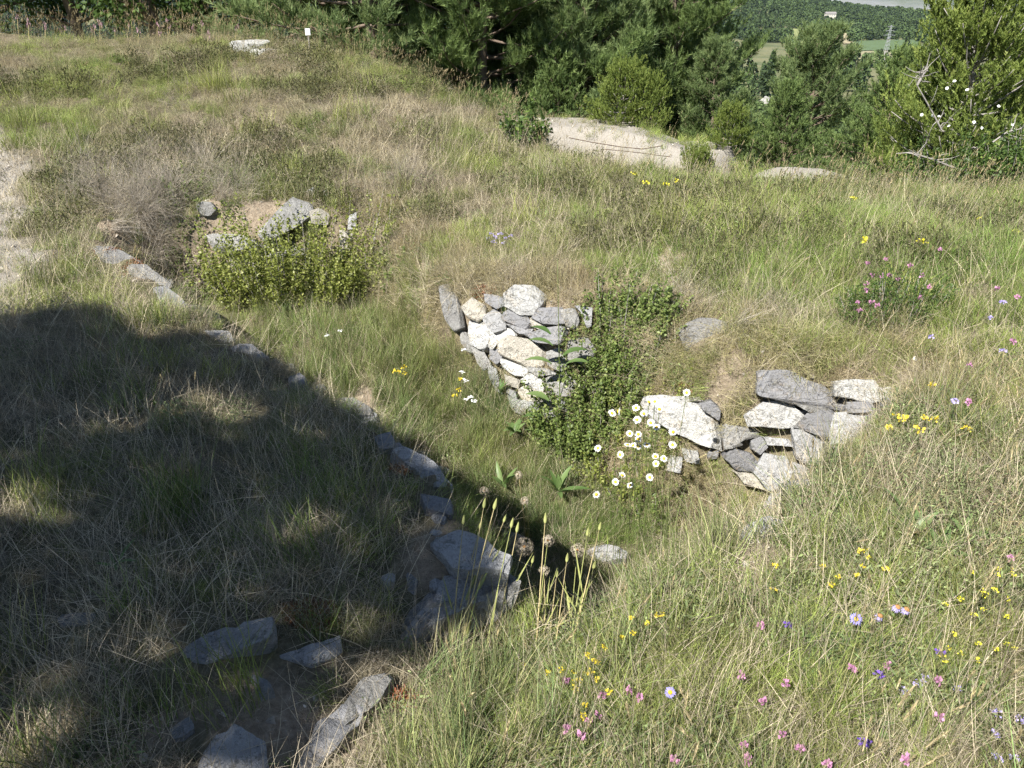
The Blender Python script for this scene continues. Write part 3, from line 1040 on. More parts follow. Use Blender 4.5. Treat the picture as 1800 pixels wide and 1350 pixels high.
stone('boulder', [(1130, 705), (1165, 699), (1238, 706), (1256, 720), (1269, 765), (1262, 789), (1225, 776), (1185, 756), (1148, 736)], NW, M_WHITE, thick=.3, proud=.08, tilt=.05,
      label='big bright white boulder set behind the ox-eye daisies', cat='boulder')
stone('stone', [(1230, 712), (1250, 707), (1266, 719), (1263, 740), (1245, 729)], NW, M_GREY, thick=.16, proud=.10, label='small angular grey stone against the right end of the white boulder', cat='stone')
stone('stone', [(1212, 704), (1228, 694), (1234, 705)], NW, M_CREAM, thick=.08, label='little pale triangular stone on top of the white boulder', cat='stone')
stone('stone', [(1200, 790), (1225, 794), (1229, 815), (1206, 811)], NW, M_WHITE, thick=.14, label='small white stone just below the white boulder', cat='stone')
stone('stone', [(1240, 795), (1262, 790), (1261, 806), (1245, 809)], NW, M_GREY, thick=.12, label='small grey stone below the right end of the white boulder', cat='stone')
stone('boulder', [(1194, 577), (1230, 561), (1268, 563), (1279, 580), (1250, 601), (1242, 631), (1206, 611)], (-.3, -.7, .6), M_ROUGH, thick=.2, proud=.05,
      label='cracked grey boulder half buried in turf under dry grass above the white boulder', cat='boulder')
stone('stone', [(1290, 975), (1300, 937), (1341, 909), (1346, 930), (1320, 962)], (-.75, -.3, .55), M_PALE, thick=.24, proud=.13, label='upright pale stone sunk in the sunny grass bank', cat='stone')
stone('stone', [(1336, 895), (1355, 870), (1379, 860), (1370, 890), (1345, 916)], (-.7, -.4, .55), M_PALE, thick=.24, proud=.11, label='pale stone in grass just under the broken wall', cat='stone')
stone('stone', [(1033, 967), (1060, 953), (1100, 965), (1096, 980), (1040, 986)], (-.1, -.3, .9), M_PALE, thick=.2, proud=.06, label='flat grey stone lying on the shaded trench floor', cat='stone')
stone('stone', [(1170, 800), (1198, 805), (1195, 830), (1170, 825)], NW, M_PALE, thick=.14, label='pale stone low on the bank behind the daisies', cat='stone')

# coping along the shaded terrace
UP = (.12, -.15, 1)
w3 = empty('stone_coping', hit(740, 820), 'broken stone coping along the edge of the shaded terrace', 'wall')
COPE = [
    (M_ROUGH, [(165, 432), (202, 430), (247, 458), (226, 467), (182, 455)], .2),
    (M_ROUGH, [(225, 467), (251, 461), (300, 500), (281, 506), (241, 481)], .2),
    (M_PALE, [(264, 509), (290, 502), (332, 536), (318, 546), (285, 530)], .22),
    (M_PALE, [(321, 541), (346, 537), (381, 550), (389, 566), (350, 563)], .22),
    (M_PALE, [(362, 580), (400, 579), (413, 600), (390, 602)], .22),
    (M_PALE, [(418, 606), (440, 602), (470, 625), (450, 632)], .22),
    (M_ROUGH, [(588, 702), (635, 698), (652, 726), (602, 728)], .24),
    (M_PALE, [(660, 766), (685, 760), (697, 785), (668, 788)], .2),
    (M_PALE, [(690, 788), (735, 788), (768, 818), (790, 851), (786, 872), (764, 866), (738, 826), (704, 802)], .26),
    (M_GREY, [(742, 866), (772, 872), (796, 878), (794, 902), (752, 890)], .2),
    (M_PALE, [(758, 946), (830, 938), (892, 975), (886, 998), (800, 992)], .2),
    (M_PALE, [(790, 1010), (850, 1003), (902, 1004), (909, 1030), (830, 1062), (736, 1112), (719, 1096), (770, 1056)], .26),
    (M_ROUGH, [(640, 1191), (680, 1184), (692, 1200), (660, 1236), (602, 1272), (610, 1232)], .22),
    (M_GREY, [(560, 1272), (600, 1246), (642, 1240), (622, 1276), (541, 1362), (522, 1362)], .22),
]
for m_, pl, th in COPE:
    stone('stone', pl, UP, m_, w3, th, proud=.06, tilt=.08)
stone('stone', [(722, 1104), (770, 1066), (830, 1064), (906, 1034), (902, 1070), (842, 1106), (764, 1142), (724, 1144)], (.35, -.85, .3), M_ROUGH, w3, .2, proud=.06, tilt=.03)
stone('stone', [(905, 940), (935, 950), (940, 985), (912, 990)], (.6, -.7, .4), M_ROUGH, w3, .2, proud=.04)

# smaller rubble closing the gaps of the coping
CPATH = [(165, 440), (240, 480), (300, 515), (345, 550), (400, 590), (460, 628), (520, 660), (580, 695), (640, 728), (690, 775), (740, 800), (780, 845), (790, 890), (765, 935), (800, 960), (850, 985)]
gq = random.Random(77)
done = [(sum(p[0] for p in q) / len(q), sum(p[1] for p in q) / len(q)) for _, q, _ in COPE]
for (ax, ay), (bx, by) in zip(CPATH[:-1], CPATH[1:]):
    L = math.hypot(bx - ax, by - ay); k = 0
    while k < L:
        t = k / L
        cx = ax + (bx - ax) * t + gq.uniform(-10, 10); cy = ay + (by - ay) * t + gq.uniform(-9, 9)
        s = gq.uniform(9, 19) * (.75 + cy / 1800)
        k += s * 1.25
        if min(math.hypot(cx - u, (cy - v) * 1.3) for u, v in done) < 24: continue
        done.append((cx, cy))
        a0 = gq.uniform(0, 6)
        pl = [(cx + s * math.cos(a0 + j * 1.047) * gq.uniform(.75, 1.15), cy + s * .55 * math.sin(a0 + j * 1.047) * gq.uniform(.75, 1.15)) for j in range(6)]
        stone('stone', pl, UP, gq.choice([M_ROUGH, M_ROUGH, M_PALE, M_GREY]), w3, .12, proud=.035, tilt=.3, dense=False)

LOOSE = [
    (M_PALE, [(312, 1142), (370, 1115), (470, 1085), (476, 1110), (440, 1136), (380, 1161), (330, 1156)], .10, 'long wedge of pale stone lying in the shaded grass'),
    (M_PALE, [(345, 1362), (370, 1300), (400, 1290), (411, 1275), (431, 1290), (461, 1302), (467, 1362)], .12, 'big pale stone at the bottom of the shaded bank'),
    (M_PALE, [(432, 1196), (446, 1188), (470, 1195), (480, 1207), (462, 1219), (438, 1214)], .08, 'small bluish stone on bare earth beside the long stone wedge'),
    (M_PALE, [(490, 1152), (530, 1140), (590, 1120), (596, 1141), (540, 1171)], .09, 'pale stone beside the brown sedum patch in shade'),
    (M_PALE, [(300, 1276), (318, 1262), (336, 1256), (338, 1276), (320, 1288), (304, 1291)], .07, 'narrow light stone edge sticking out of bare earth in shade'),
    (M_ROUGH, [(100, 1076), (160, 1074), (162, 1096), (106, 1097)], .06, 'dim flat stone deep in the shaded grass'),
    (M_PALE, [(670, 1016), (680, 1006), (692, 1010), (694, 1022), (680, 1026)], .05, 'small blue grey stone on the shaded terrace by the coping'),
    (M_PALE, [(715, 1000), (735, 1004), (730, 1030), (716, 1024)], .05, 'upright splinter of stone beside the coping in shade'),
    (M_PALE, [(757, 1022), (770, 1014), (787, 1020), (784, 1036), (768, 1042), (756, 1034)], .05, 'blue grey lump of stone just left of the biggest coping block'),
]
for m_, pl, th, lb in LOOSE:
    stone('stone', pl, UP, m_, None, th, proud=.03, tilt=.25, label=lb, cat='stone', group='loose stones on the shaded terrace')

# stones at the back of the left branch
NB = (.1, -.85, .5)
BACK = [
    (M_ROUGH, [(362, 414), (400, 411), (457, 419), (451, 433), (400, 441), (375, 433)], .3, .12, 'flat weathered slab jutting over a dark gap behind the big leafy shrub'),
    (M_ROUGH, [(453, 402), (488, 371), (510, 350), (541, 360), (546, 381), (502, 405), (470, 426)], .3, .10, 'arched white edged rock above the big leafy shrub'),
    (M_CREAM, [(404, 446), (455, 440), (457, 470), (410, 472)], .2, .04, 'tan block under the jutting slab behind the shrub'),
    (M_ROUGH, [(345, 363), (356, 355), (370, 356), (377, 368), (368, 378), (350, 377)], .10, .03, 'round grey stone on the bare earth above the slab'),
    (M_PALE, [(539, 335), (552, 329), (554, 355), (540, 357)], .1, .05, 'small upright white stone in dry grass above the arched rock'),
    (M_PALE, [(568, 335), (576, 329), (577, 346), (569, 348)], .08, .05, 'tiny white stone beside the upright one above the arched rock'),
    (M_PALE, [(614, 380), (626, 374), (627, 400), (612, 402)], .12, .05, 'slim white stone at the right edge of the big leafy shrub'),
    (M_CREAM, [(598, 406), (620, 410), (616, 442), (598, 441)], .15, .05, 'pale block half hidden by the right side of the shrub'),
    (M_ROUGH, [(458, 432), (500, 425), (530, 428), (528, 450), (462, 452)], .2, .05, 'grey block next to the jutting slab behind the shrub'),
    (M_CREAM, [(546, 372), (562, 366), (580, 380), (575, 395), (550, 392)], .15, .05, 'flat pale stone right of the arched rock'),
]
for m_, pl, th, pr, lb in BACK:
    stone('stone', pl, NB, m_, None, th, proud=pr, label=lb, cat='stone')



# ------------------------------------------------------------------ grass and herbs
def blades(g, n, h0, h1, spread, w, tilt, bend, seg=3, az0=None, az_sd=3.0):
    """n curved tapering blades -> verts, faces, h, r"""
    L = g.uniform(h0, h1, n)
    a = g.uniform(0, 2 * np.pi, n) if az0 is None else g.normal(az0, az_sd, n)
    rr = spread * np.sqrt(g.uniform(0, 1, n)); ra = g.uniform(0, 2 * np.pi, n)
    root = np.stack([rr * np.cos(ra), rr * np.sin(ra), np.full(n, -.02)], 1)
    t0 = np.abs(g.normal(0, tilt, n)); bd = np.abs(g.normal(bend, bend * .45, n))
    d = np.stack([np.cos(a), np.sin(a), np.zeros(n)], 1); sd = np.stack([-np.sin(a), np.cos(a), np.zeros(n)], 1)
    tw = g.uniform(-1, 1, n)[:, None] * .6
    sd = sd * np.cos(tw) + d * np.sin(tw)
    pts = [root]; 
    for k in range(seg):
        th = t0 + bd * (k + .5) / seg
        pts.append(pts[-1] + (L / seg)[:, None] * (d * np.sin(th)[:, None] + np.array([0, 0, 1.]) * np.cos(th)[:, None]))
    V = []; H = []
    for k in range(seg + 1):
        s = k / seg
        ww = w * (1 - s) ** .6 * .5 * (1 if k else .8)
        if k < seg:
            V.append(pts[k] - sd * ww); V.append(pts[k] + sd * ww); H += [s, s]
        else:
            V.append(pts[k]); H.append(1.0)
    nv = 2 * seg + 1
    V = np.stack(V, 1).reshape(-1, 3)
    H = np.tile(np.array(H), n)
    b = np.arange(n)[:, None] * nv
    q = np.concatenate([b + np.array([2 * k, 2 * k + 1, 2 * k + 3, 2 * k + 2]) for k in range(seg - 1)], 0)
    t = b + np.array([2 * seg - 2, 2 * seg - 1, 2 * seg])
    r = np.repeat(g.uniform(0, 1, n), nv)
    return V, [t, q], H, r


def plant_mesh(name, sets, mats):
    """sets: list of (V, faces, h, r)"""
    V, F = merge([(s[0], s[1]) for s in sets])
    me = mesh_from(name, V, F, mats)
    fattr(me, 'h', np.concatenate([s[2] for s in sets])); fattr(me, 'r', np.concatenate([s[3] for s in sets]))
    return me


def seed_head(g, base, d, L, wid, n):
    """narrow spike of husks along direction d"""
    s = g.uniform(0, 1, n)
    d = d / np.linalg.norm(d)
    c = base + d * (s * L)[:, None]
    o = g.normal(size=(n, 3)); o -= d * (o @ d)[:, None]; o /= np.linalg.norm(o, axis=1)[:, None]
    prof = wid * (.35 + np.sin(np.pi * np.clip(s, .05, .97)))[:, None]
    tip = c + o * prof + d * .018
    sd = np.cross(o, d) * prof * .45
    V = np.stack([c - sd, c + sd, tip], 1).reshape(-1, 3)
    return V, [np.arange(3 * n).reshape(-1, 3)], np.ones(3 * n), np.repeat(g.uniform(.72, 1, n), 3)


def stalk_set(g, n, h0, h1, spread, w, lean, head):
    out = []
    for k in range(n):
        V, F, H, R = blades(g, 1, h0, h1, spread, w, lean, .35, 5)
        R[:] = g.uniform(.78, 1)
        # keep it round-ish: a second strip at right angles
        tip = V[-1]; d = V[-1] - (V[-2] + V[-3]) / 2
        out.append((V, F, H * .9, R))
        out.append(seed_head(g, tip - d * .1, d, head * g.uniform(.7, 1.2), .006, 26))
    return out


def leaf_set(g, n, h0, h1, spread, ll, lw, up=.4):
    """small pointed leaves at different heights on unseen fine stems"""
    rr = spread * np.sqrt(g.uniform(0, 1, n)); ra = g.uniform(0, 2 * np.pi, n)
    c = np.stack([rr * np.cos(ra), rr * np.sin(ra), g.uniform(h0, h1, n)], 1)
    a = g.uniform(0, 2 * np.pi, n); e = g.normal(up, .5, n)
    d = np.stack([np.cos(a) * np.cos(e), np.sin(a) * np.cos(e), np.sin(e)], 1)
    s = np.cross(d, g.normal(size=(n, 3)) * .5 + np.array([0, 0, 1.])); s /= np.linalg.norm(s, axis=1)[:, None]
    L = ll * g.uniform(.6, 1.3, n)[:, None]; W = lw * g.uniform(.7, 1.2, n)[:, None]
    nrm = np.cross(s, d)
    V = np.stack([c, c + d * L * .5 + s * W * .5, c + d * L - nrm * L * .12, c + d * L * .5 - s * W * .5], 1).reshape(-1, 3)
    F = np.arange(4 * n).reshape(-1, 4)
    return V, [F], np.full(4 * n, .25), np.repeat(g.uniform(0, .75, n), 4)


M_TUFT = mat_tuft('grass_blade')
M_THATCH = mat_tuft('dry_thatch', (0.40, 0.34, 0.25), .2)
M_HERB = mat_tuft('herb_leaf', (0.30, 0.28, 0.12), .3)
G = np.random.default_rng(11)
K_FINE = [plant_mesh('fine_tuft', [blades(G, 110, .05, .13, .11, .0022, .35, .8)], [M_TUFT]) for _ in range(6)]
K_MID = [plant_mesh('meadow_tuft', [blades(G, 84, .10, .27, .10, .0030, .22, .7, 4)], [M_TUFT]) for _ in range(6)]
K_TALL = [plant_mesh('tall_tuft', [blades(G, 34, .22, .48, .06, .0038, .14, .55, 5)], [M_TUFT]) for _ in range(5)]
K_THATCH = [plant_mesh('thatch_tuft', [blades(G, 100, .10, .26, .11, .0020, .55, 1.5, 4)], [M_THATCH]) for _ in range(6)]
K_LYING = [plant_mesh('lying_straw', [blades(G, 22, .10, .28, .12, .0020, 1.25, .5, 3)], [M_THATCH]) for _ in range(4)]
K_STALK = [plant_mesh('seeding_stalk', stalk_set(G, 3, .34, .62, .05, .0022, .16, .075), [M_TUFT]) for _ in range(6)]
K_HERB = [plant_mesh('herb_clump', [leaf_set(G, 90, .005, .07, .085, .015, .007)], [M_HERB]) for _ in range(4)] + \
         [plant_mesh('herb_clump', [leaf_set(G, 50, .005, .09, .08, .026, .0055, .7)], [M_HERB]) for _ in range(3)]
K_BEND = [plant_mesh('arching_tuft', [blades(G, 90, .35, .75, .10, .0030, .3, 1.5, 6)], [M_THATCH]) for _ in range(3)]

STRAW = np.array([.46, .39, .25]); GREYB = np.array([.315, .285, .195]); OLIVE = np.array([.21, .255, .07]); GREEN = np.array([.115, .215, .045]); LIME = np.array([.31, .385, .095]); BLUEG = np.array([.13, .225, .085])


def in_view(x, y, m=.16):
    z = np.full(np.shape(x), .3)
    px, py = to_px(np.stack([x, y, Z(x, y)], -1))
    dep = (y * CT + 1.3 * ST)
    mm = 1800 * m + .9 * FPX / np.maximum(dep, .4)
    return (px > -mm) & (px < 1800 + mm) & (py < 1350 + 500) & (dep > .4)


def trench_uv(x, y):
    return poly_dist(x, y, EDGE), poly_dist(x, y, FLOOR)


def near_right(x, y):
    """sunny bank on the viewer's side of the trench"""
    return ((y < 1.75 + .62 * np.maximum(x, 0) ** 1.1) & (x > -.15)).astype(float)


def terrace(x, y):
    ex = np.array([e[0] for e in EDGE[:12]]); ey = np.array([e[1] for e in EDGE[:12]])
    o = np.argsort(ey)
    return (x < np.interp(y, ey[o], ex[o])) & (y < 5.6)


def points(n, r0, r1, power=0.0):
    n = int(n * 1.4)      # sown well past the edges of the view
    r = rng.uniform(0, 1, n) ** (1 / (1 + power)) * (r1 - r0) + r0
    a = rng.uniform(-1.12, 1.12, n)
    return r * np.sin(a), r * np.cos(a)


def lay(name, kinds, x, y, scale, tint, dry, label, lean=(0, 0), tilt=.18, follow=.35, sink=0.0, bare_keep=.12, per_blade_z=True):
    keep = in_view(x, y)
    bv = bare(x, y)
    keep &= rng.uniform(0, 1, len(x)) > bv * (1 - bare_keep)
    P = np.stack([x, y, Z(x, y) - sink], 1)
    keep &= ~in_stones(P)
    if name not in ('gravel', 'dead_tussock'):      # little grows in the dark hollow at the trench end
        keep &= ~((poly_dist(x, y, EDGE) > .02) & (x < -1.95) & (rng.uniform(0, 1, len(x)) < .8))
    yc = np.interp(x, CREST[:, 0], CREST[:, 1])
    keep &= (y - yc < 1.0) | (line_dist(x, y, BERM) < 2.0)
    x, y, P = x[keep], y[keep], P[keep]
    sc = scale[keep] if hasattr(scale, '__len__') else np.full(len(x), scale)
    ti = tint[keep]; dr = dry[keep] if hasattr(dry, '__len__') else np.full(len(x), dry)
    m = len(x)
    e = .05
    gx = (Z(x + e, y) - Z(x - e, y)) / (2 * e); gy = (Z(x, y + e) - Z(x, y - e)) / (2 * e)
    gx = np.clip(gx, -1.5, 1.5); gy = np.clip(gy, -1.5, 1.5)
    rx = np.arctan(gy) * follow + rng.normal(0, tilt, m) - lean[1]
    ry = -np.arctan(gx) * follow + rng.normal(0, tilt, m) + lean[0]
    # Euler XYZ: spin first about z, then lean
    rz = rng.uniform(0, 6.283, m)
    R = []
    cz, sz = np.cos(rz), np.sin(rz)
    cxx, sxx, cy_, sy_ = np.cos(rx), np.sin(rx), np.cos(ry), np.sin(ry)
    # want M = Rx(rx) Ry(ry) Rz(rz); convert to XYZ euler (M = Rz Ry Rx)
    M = np.zeros((m, 3, 3))
    M[:, 0, 0] = cy_ * cz; M[:, 0, 1] = -cy_ * sz; M[:, 0, 2] = sy_
    M[:, 1, 0] = sxx * sy_ * cz + cxx * sz; M[:, 1, 1] = -sxx * sy_ * sz + cxx * cz; M[:, 1, 2] = -sxx * cy_
    M[:, 2, 0] = -cxx * sy_ * cz + sxx * sz; M[:, 2, 1] = cxx * sy_ * sz + sxx * cz; M[:, 2, 2] = cxx * cy_
    ex = np.arctan2(M[:, 2, 1], M[:, 2, 2]); ey = np.arcsin(np.clip(-M[:, 2, 0], -1, 1)); ez = np.arctan2(M[:, 1, 0], M[:, 0, 0])
    rot = np.stack([ex, ey, ez], 1)
    s = sc * rng.uniform(.75, 1.3, m)
    scl = np.stack([s, s, s * rng.uniform(.8, 1.25, m)], 1)
    tint = ti * rng.uniform(.62, 1.42, (m, 1))
    return gn_scatter(name, kinds, P, rot, scl, rng.integers(0, len(kinds), m), tint, dr, label)


def de_(x, y):
    return poly_dist(x, y, EDGE)


def mixc(a, b, t):
    t = np.clip(t, 0, 1)[:, None]
    return a * (1 - t) + b * t


def greenness(x, y):
    g = fbm(x * .9, y * .9, 61) * 1.1 + fbm(x * 3.2, y * 3.2, 63) * .7 - .9
    g = g * 2.1 + .46
    g += .55 * sstep(.2, 2.0, x) * sstep(2.2, 4.2, y)            # lusher to the right
    g += .46 * near_right(x, y)
    g -= .16 * sstep(6.3, 8, y) * (x < 1)
    de, df = trench_uv(x, y)
    g += .7 * ((de > .05) & (df > -.25))
    g -= .45 * ((de > .0) & (df < -.02) & (y > 3.2))
    g -= .25 * terrace(x, y) * sstep(4.4, 3.6, y)
    return g


# short dry turf over everything
x, y = points(16000, .75, 15.0, .12)
g = greenness(x, y); r = np.hypot(x, y)
tint = mixc(GREYB, OLIVE, g * 1.3 + .1); tint = np.where((g > .6)[:, None], mixc(OLIVE, LIME, (g - .6) * 1.2), tint)
lay('short_turf', K_FINE, x, y, (1 - .3 * terrace(x, y)) * (.60 + r * .032) * (.65 + .7 * fbm(x * 1.9, y * 1.9, 95)), tint, np.clip(.42 - g * .4, 0, .75), 'short dry turf covering the slopes', tilt=.42)

# grey thatch, in drifts
x, y = points(10000, .8, 14.5, .1)
g = greenness(x, y); r = np.hypot(x, y)
th = fbm(x * 1.6, y * 1.6, 81)
k = (th + .15 * (g < .25) - .3 * near_right(x, y) - .14 * sstep(.3, 1.5, x)) > .54
x, y, g, r = x[k], y[k], g[k], r[k]
tint = mixc(np.array([.24, .205, .17]), np.array([.33, .275, .18]), fbm(x * 2, y * 2, 83) * 1.6 - .3)
lay('dry_thatch', K_THATCH, x, y, (.46 + r * .028) * (.65 + .7 * fbm(x * 2.3, y * 2.3, 96)), tint, np.clip(.35 + rng.normal(0, .15, len(x)), 0, 1), 'drifts of grey brown dead grass on the slopes', follow=.8, tilt=.45)

x, y = points(9000, .8, 9, 0)
r = np.hypot(x, y)
lay('fallen_straw', K_LYING, x, y, .8 + r * .05, np.tile(np.array([.48, .41, .29]), (len(x), 1)), rng.uniform(.1, .7, len(x)), 'loose straw lying in the turf', tilt=.3, bare_keep=.5)

# greener meadow tufts
x, y = points(24000, .8, 13.0, .1)
g = greenness(x, y) + rng.normal(0, .12, len(x)); r = np.hypot(x, y)
k = (g > .36) & ~((de_(x, y) > .1) & (y < 3.3) & (rng.uniform(0, 1, len(x)) < .7)) & ((near_right(x, y) < .5) | (x < .35) | (rng.uniform(0, 1, len(x)) < .8)) & ~(terrace(x, y) & (rng.uniform(0, 1, len(x)) < np.where(y < 3.9, .88, .6)))
x, y, g, r = x[k], y[k], g[k], r[k]
tint = mixc(OLIVE, mixc(LIME, GREEN, fbm(x * .7, y * .7, 85) * 2.2 - .7), g * 1.2)
lay('meadow_grass', K_MID, x, y, (.40 + r * .010 + .22 * sstep(.8, 2.2, x) * sstep(3.6, 4.6, y)) * (.6 + .8 * fbm(x * 2.1, y * 2.1, 97)), tint, np.clip(.28 - .2 * g + rng.normal(0, .1, len(x)), 0, .8), 'green and yellow meadow grass leaning in the breeze', lean=(.05, 0), tilt=.38)

# long grass in the trench and by the coping
x, y = points(30000, 1.4, 7.2, 0)
de, df = trench_uv(x, y)
k = (de > .06) & (df > -.22) & ((y > 3.5) | (rng.uniform(0, 1, len(x)) < .35)) & ~((x > .5) & (y > 3.3)) & ~(in_view(x, y) & (x < -1.1) & (x > -2.7) & (y > 4.9) & (rng.uniform(0, 1, len(x)) < .7))
x, y = x[k], y[k]
x, y = x[:2600], y[:2600]
t = fbm(x * 1.5, y * 1.5, 87)
tint = mixc(BLUEG, OLIVE, t * 2 - .5)
lay('long_grass', K_TALL, x, y, .32 + .2 * sstep(3.2, 4.6, y), tint, np.clip(.12 + rng.normal(0, .12, len(x)), 0, .6), 'long blue green grass filling the trench floor', tilt=.30, follow=.1)

# pale stalks gone to seed
x, y = points(9000, .9, 14.5, .3)
yc = np.interp(x, CREST[:, 0], CREST[:, 1])
rim = np.exp(-((yc - y - .15) / .55) ** 2)
prob = .06 + .24 * sstep(0, 1.2, x) + .22 * near_right(x, y) + .85 * rim + .10 * sstep(8, 11, y)
de, df = trench_uv(x, y)
prob = np.where(de > 0, .07, prob)
prob *= np.where(terrace(x, y) & (y < 4), .15, 1)
k = rng.uniform(0, 1, len(x)) < prob * np.where((x > .35) & (x < 2.4) & (y > 6), .3, .55)
x, y = x[k], y[k]; r = np.hypot(x, y)
tint = mixc(np.array([.54, .46, .27]), np.array([.38, .37, .15]), rng.uniform(0, 1, len(x)))
lay('seeding_grass', K_STALK, x, y, .55 + r * .01, tint, rng.uniform(.2, .8, len(x)), 'pale grass stalks with seed heads along the crest and banks', lean=(.22, 0), tilt=.16, follow=.1)
# a thick fringe of stalks on the crest
s = rng.uniform(0, 1, 900)
cx = -9 + s * 15
cx = cx[(cx < .35) | (cx > 2.2) | (rng.uniform(0, 1, len(cx)) < .25)]
cy = np.interp(cx, CREST[:, 0], CREST[:, 1]) + rng.normal(-.25, .35, len(cx))
tint = mixc(np.array([.40, .33, .20]), np.array([.34, .27, .20]), rng.uniform(0, 1, len(cx)))
lay('crest_grass', K_STALK, cx, cy, np.where(cy > 12.2, .72, .5), tint, rng.uniform(.2, .9, len(cx)), 'fringe of tall seeding grass on the skyline of the slope', lean=(.2, 0), tilt=.15, follow=0)

# herbs in the near bank and meadow
x, y = points(11000, .8, 7.5, 0)
g = fbm(x * 2.1, y * 2.1, 89)
nr = near_right(x, y)
k = (g > .56 - .12 * nr + .06 * terrace(x, y)) & ((nr > 0) | (rng.uniform(0, 1, len(x)) < .3))
x, y = x[k], y[k]; nr = nr[k]
tint = mixc(np.array([.14, .19, .075]), np.array([.25, .29, .13]), fbm(x * 4, y * 4, 90) * 1.6 - .3)
lay('low_herbs', K_HERB, x, y, .82, tint, np.clip(rng.normal(-.15, .15, len(x)), -.5, .5), 'small leafy herbs creeping through the turf', tilt=.2, follow=.8)

# drooping dead tussock overhanging the left end of the trench
pts = [(200, 340, 6), (240, 355, 7), (290, 345, 6), (170, 310, 4), (330, 325, 4), (150, 350, 5), (265, 385, 6), (210, 380, 5), (300, 375, 4), (400, 345, 3), (330, 290, 3), (240, 290, 3), (430, 335, 2), (700, 320, 2), (1330, 545, 2), (1180, 540, 2), (1130, 550, 2)]
X = []; Y = []
for px, py, n in pts:
    p = hit(px, py)
    for k in range(2 * n):
        X.append(p[0] + rng.normal(0, .12)); Y.append(p[1] + rng.normal(0, .12))
X = np.array(X); Y = np.array(Y)
lay('dead_tussock', K_BEND, X, Y, .56, np.tile(np.array([.36, .32, .27]), (len(X), 1)), rng.uniform(.1, .6, len(X)), 'arching grey dead tussock grass hanging over the trench end', lean=(.5, -.55), tilt=.3, follow=.3)

# dark cushions of heath on the dry slope
x, y = points(9000, 3.5, 12.5, 0)
h = fbm(x * 1.15, y * 1.15, 111)
k = (h > .565) & (poly_dist(x, y, EDGE) < -.05) & ~terrace(x, y) & ((y > 5.2) | (x > 1.2))
x, y = x[k], y[k]
tint = mixc(np.array([.075, .085, .03]), np.array([.16, .155, .07]), fbm(x * 5, y * 5, 113) * 1.6 - .3)
lay('heath_cushions', K_HERB, x, y, 1.0 + .08 * np.hypot(x, y), tint, np.clip(rng.normal(-.1, .15, len(x)), -.5, .5), 'dark low heath cushions among the dry grass', tilt=.2, follow=.8)

# grit and small stones on bare earth
def pebble(seed):
    g = np.random.default_rng(seed)
    bm = bmesh.new(); bmesh.ops.create_icosphere(bm, subdivisions=1, radius=1)
    V = np.array([v.co[:] for v in bm.verts]) * g.uniform(.55, 1.2, (len(bm.verts), 1)) * np.array([1, .8, .55])
    F = np.array([[v.index for v in f.verts] for f in bm.faces]); bm.free()
    me = mesh_from('pebble', V, [F], [M_PEB]); fattr(me, 'r', g.uniform(.3, .8, len(V)))
    return me


M_PEB = mat_tint('pebble')
x, y = points(60000, .8, 13, 0)
de, df = trench_uv(x, y)
pr = bare(x, y) * .55 + ((de > 0) & (df < 0) & (y > 3)) * .12 + ((np.abs(de) < .12) & terrace(x, y)) * .18 + .006
k = rng.uniform(0, 1, len(x)) < pr
x, y = x[k], y[k]
c = rng.uniform(0, 1, (len(x), 1))
tint = np.array([.24, .20, .16]) * (1 - c) + np.array([.50, .46, .40]) * c
lay('gravel', [pebble(i) for i in range(6)], x, y, .006 + .016 * rng.uniform(0, 1, len(x)) ** 4, tint, 0.0, 'grit and small loose stones on bare earth', tilt=.6, sink=.002, bare_keep=1.0)

# straw coloured tufts hanging over the broken ground round the walls
x, y = points(60000, 2.4, 7.0, 0)
de, df = trench_uv(x, y)
k = (de > -.35) & (df < .02) & (y > 2.9) & ~terrace(x, y) & (x > -1.2) & (fbm(x * 3, y * 3, 121) > .40)
x, y = x[k][:2000], y[k][:2000]
tint = mixc(np.array([.42, .34, .20]), np.array([.26, .25, .10]), fbm(x * 4, y * 4, 123) * 2 - .6)
lay('hanging_grass', K_FINE + K_THATCH, x, y, .75, tint, rng.uniform(0, .6, len(x)), 'straw coloured tufts hanging over the broken edges by the walls', tilt=.4, follow=.9, bare_keep=.45)

# broad bladed grass round the near end of the trench and in loose bunches on the bank
x, y = points(14000, .85, 4.2, 0)
pxx, pyy = to_px(np.stack([x, y, Z(x, y)], -1))
w = np.exp(-(((pxx - 850) / 190) ** 2 + ((pyy - 1310) / 110) ** 2)) * .55 + .05 * near_right(x, y) + .25 * np.exp(-((pxx - 1250) / 160) ** 2 - ((pyy - 980) / 90) ** 2)
k = (rng.uniform(0, 1, len(x)) < w * .30) & (poly_dist(x, y, EDGE) < .35) & ~terrace(x, y)
x, y = x[k], y[k]
tint = mixc(np.array([.15, .22, .085]), np.array([.30, .33, .12]), rng.uniform(0, 1, len(x)))
lay('broad_grass', K_TALL, x, y, .62, tint, np.clip(rng.normal(.1, .2, len(x)), -.2, .8), 'bunches of taller broad bladed grass at the near end of the trench', tilt=.3, follow=.2)

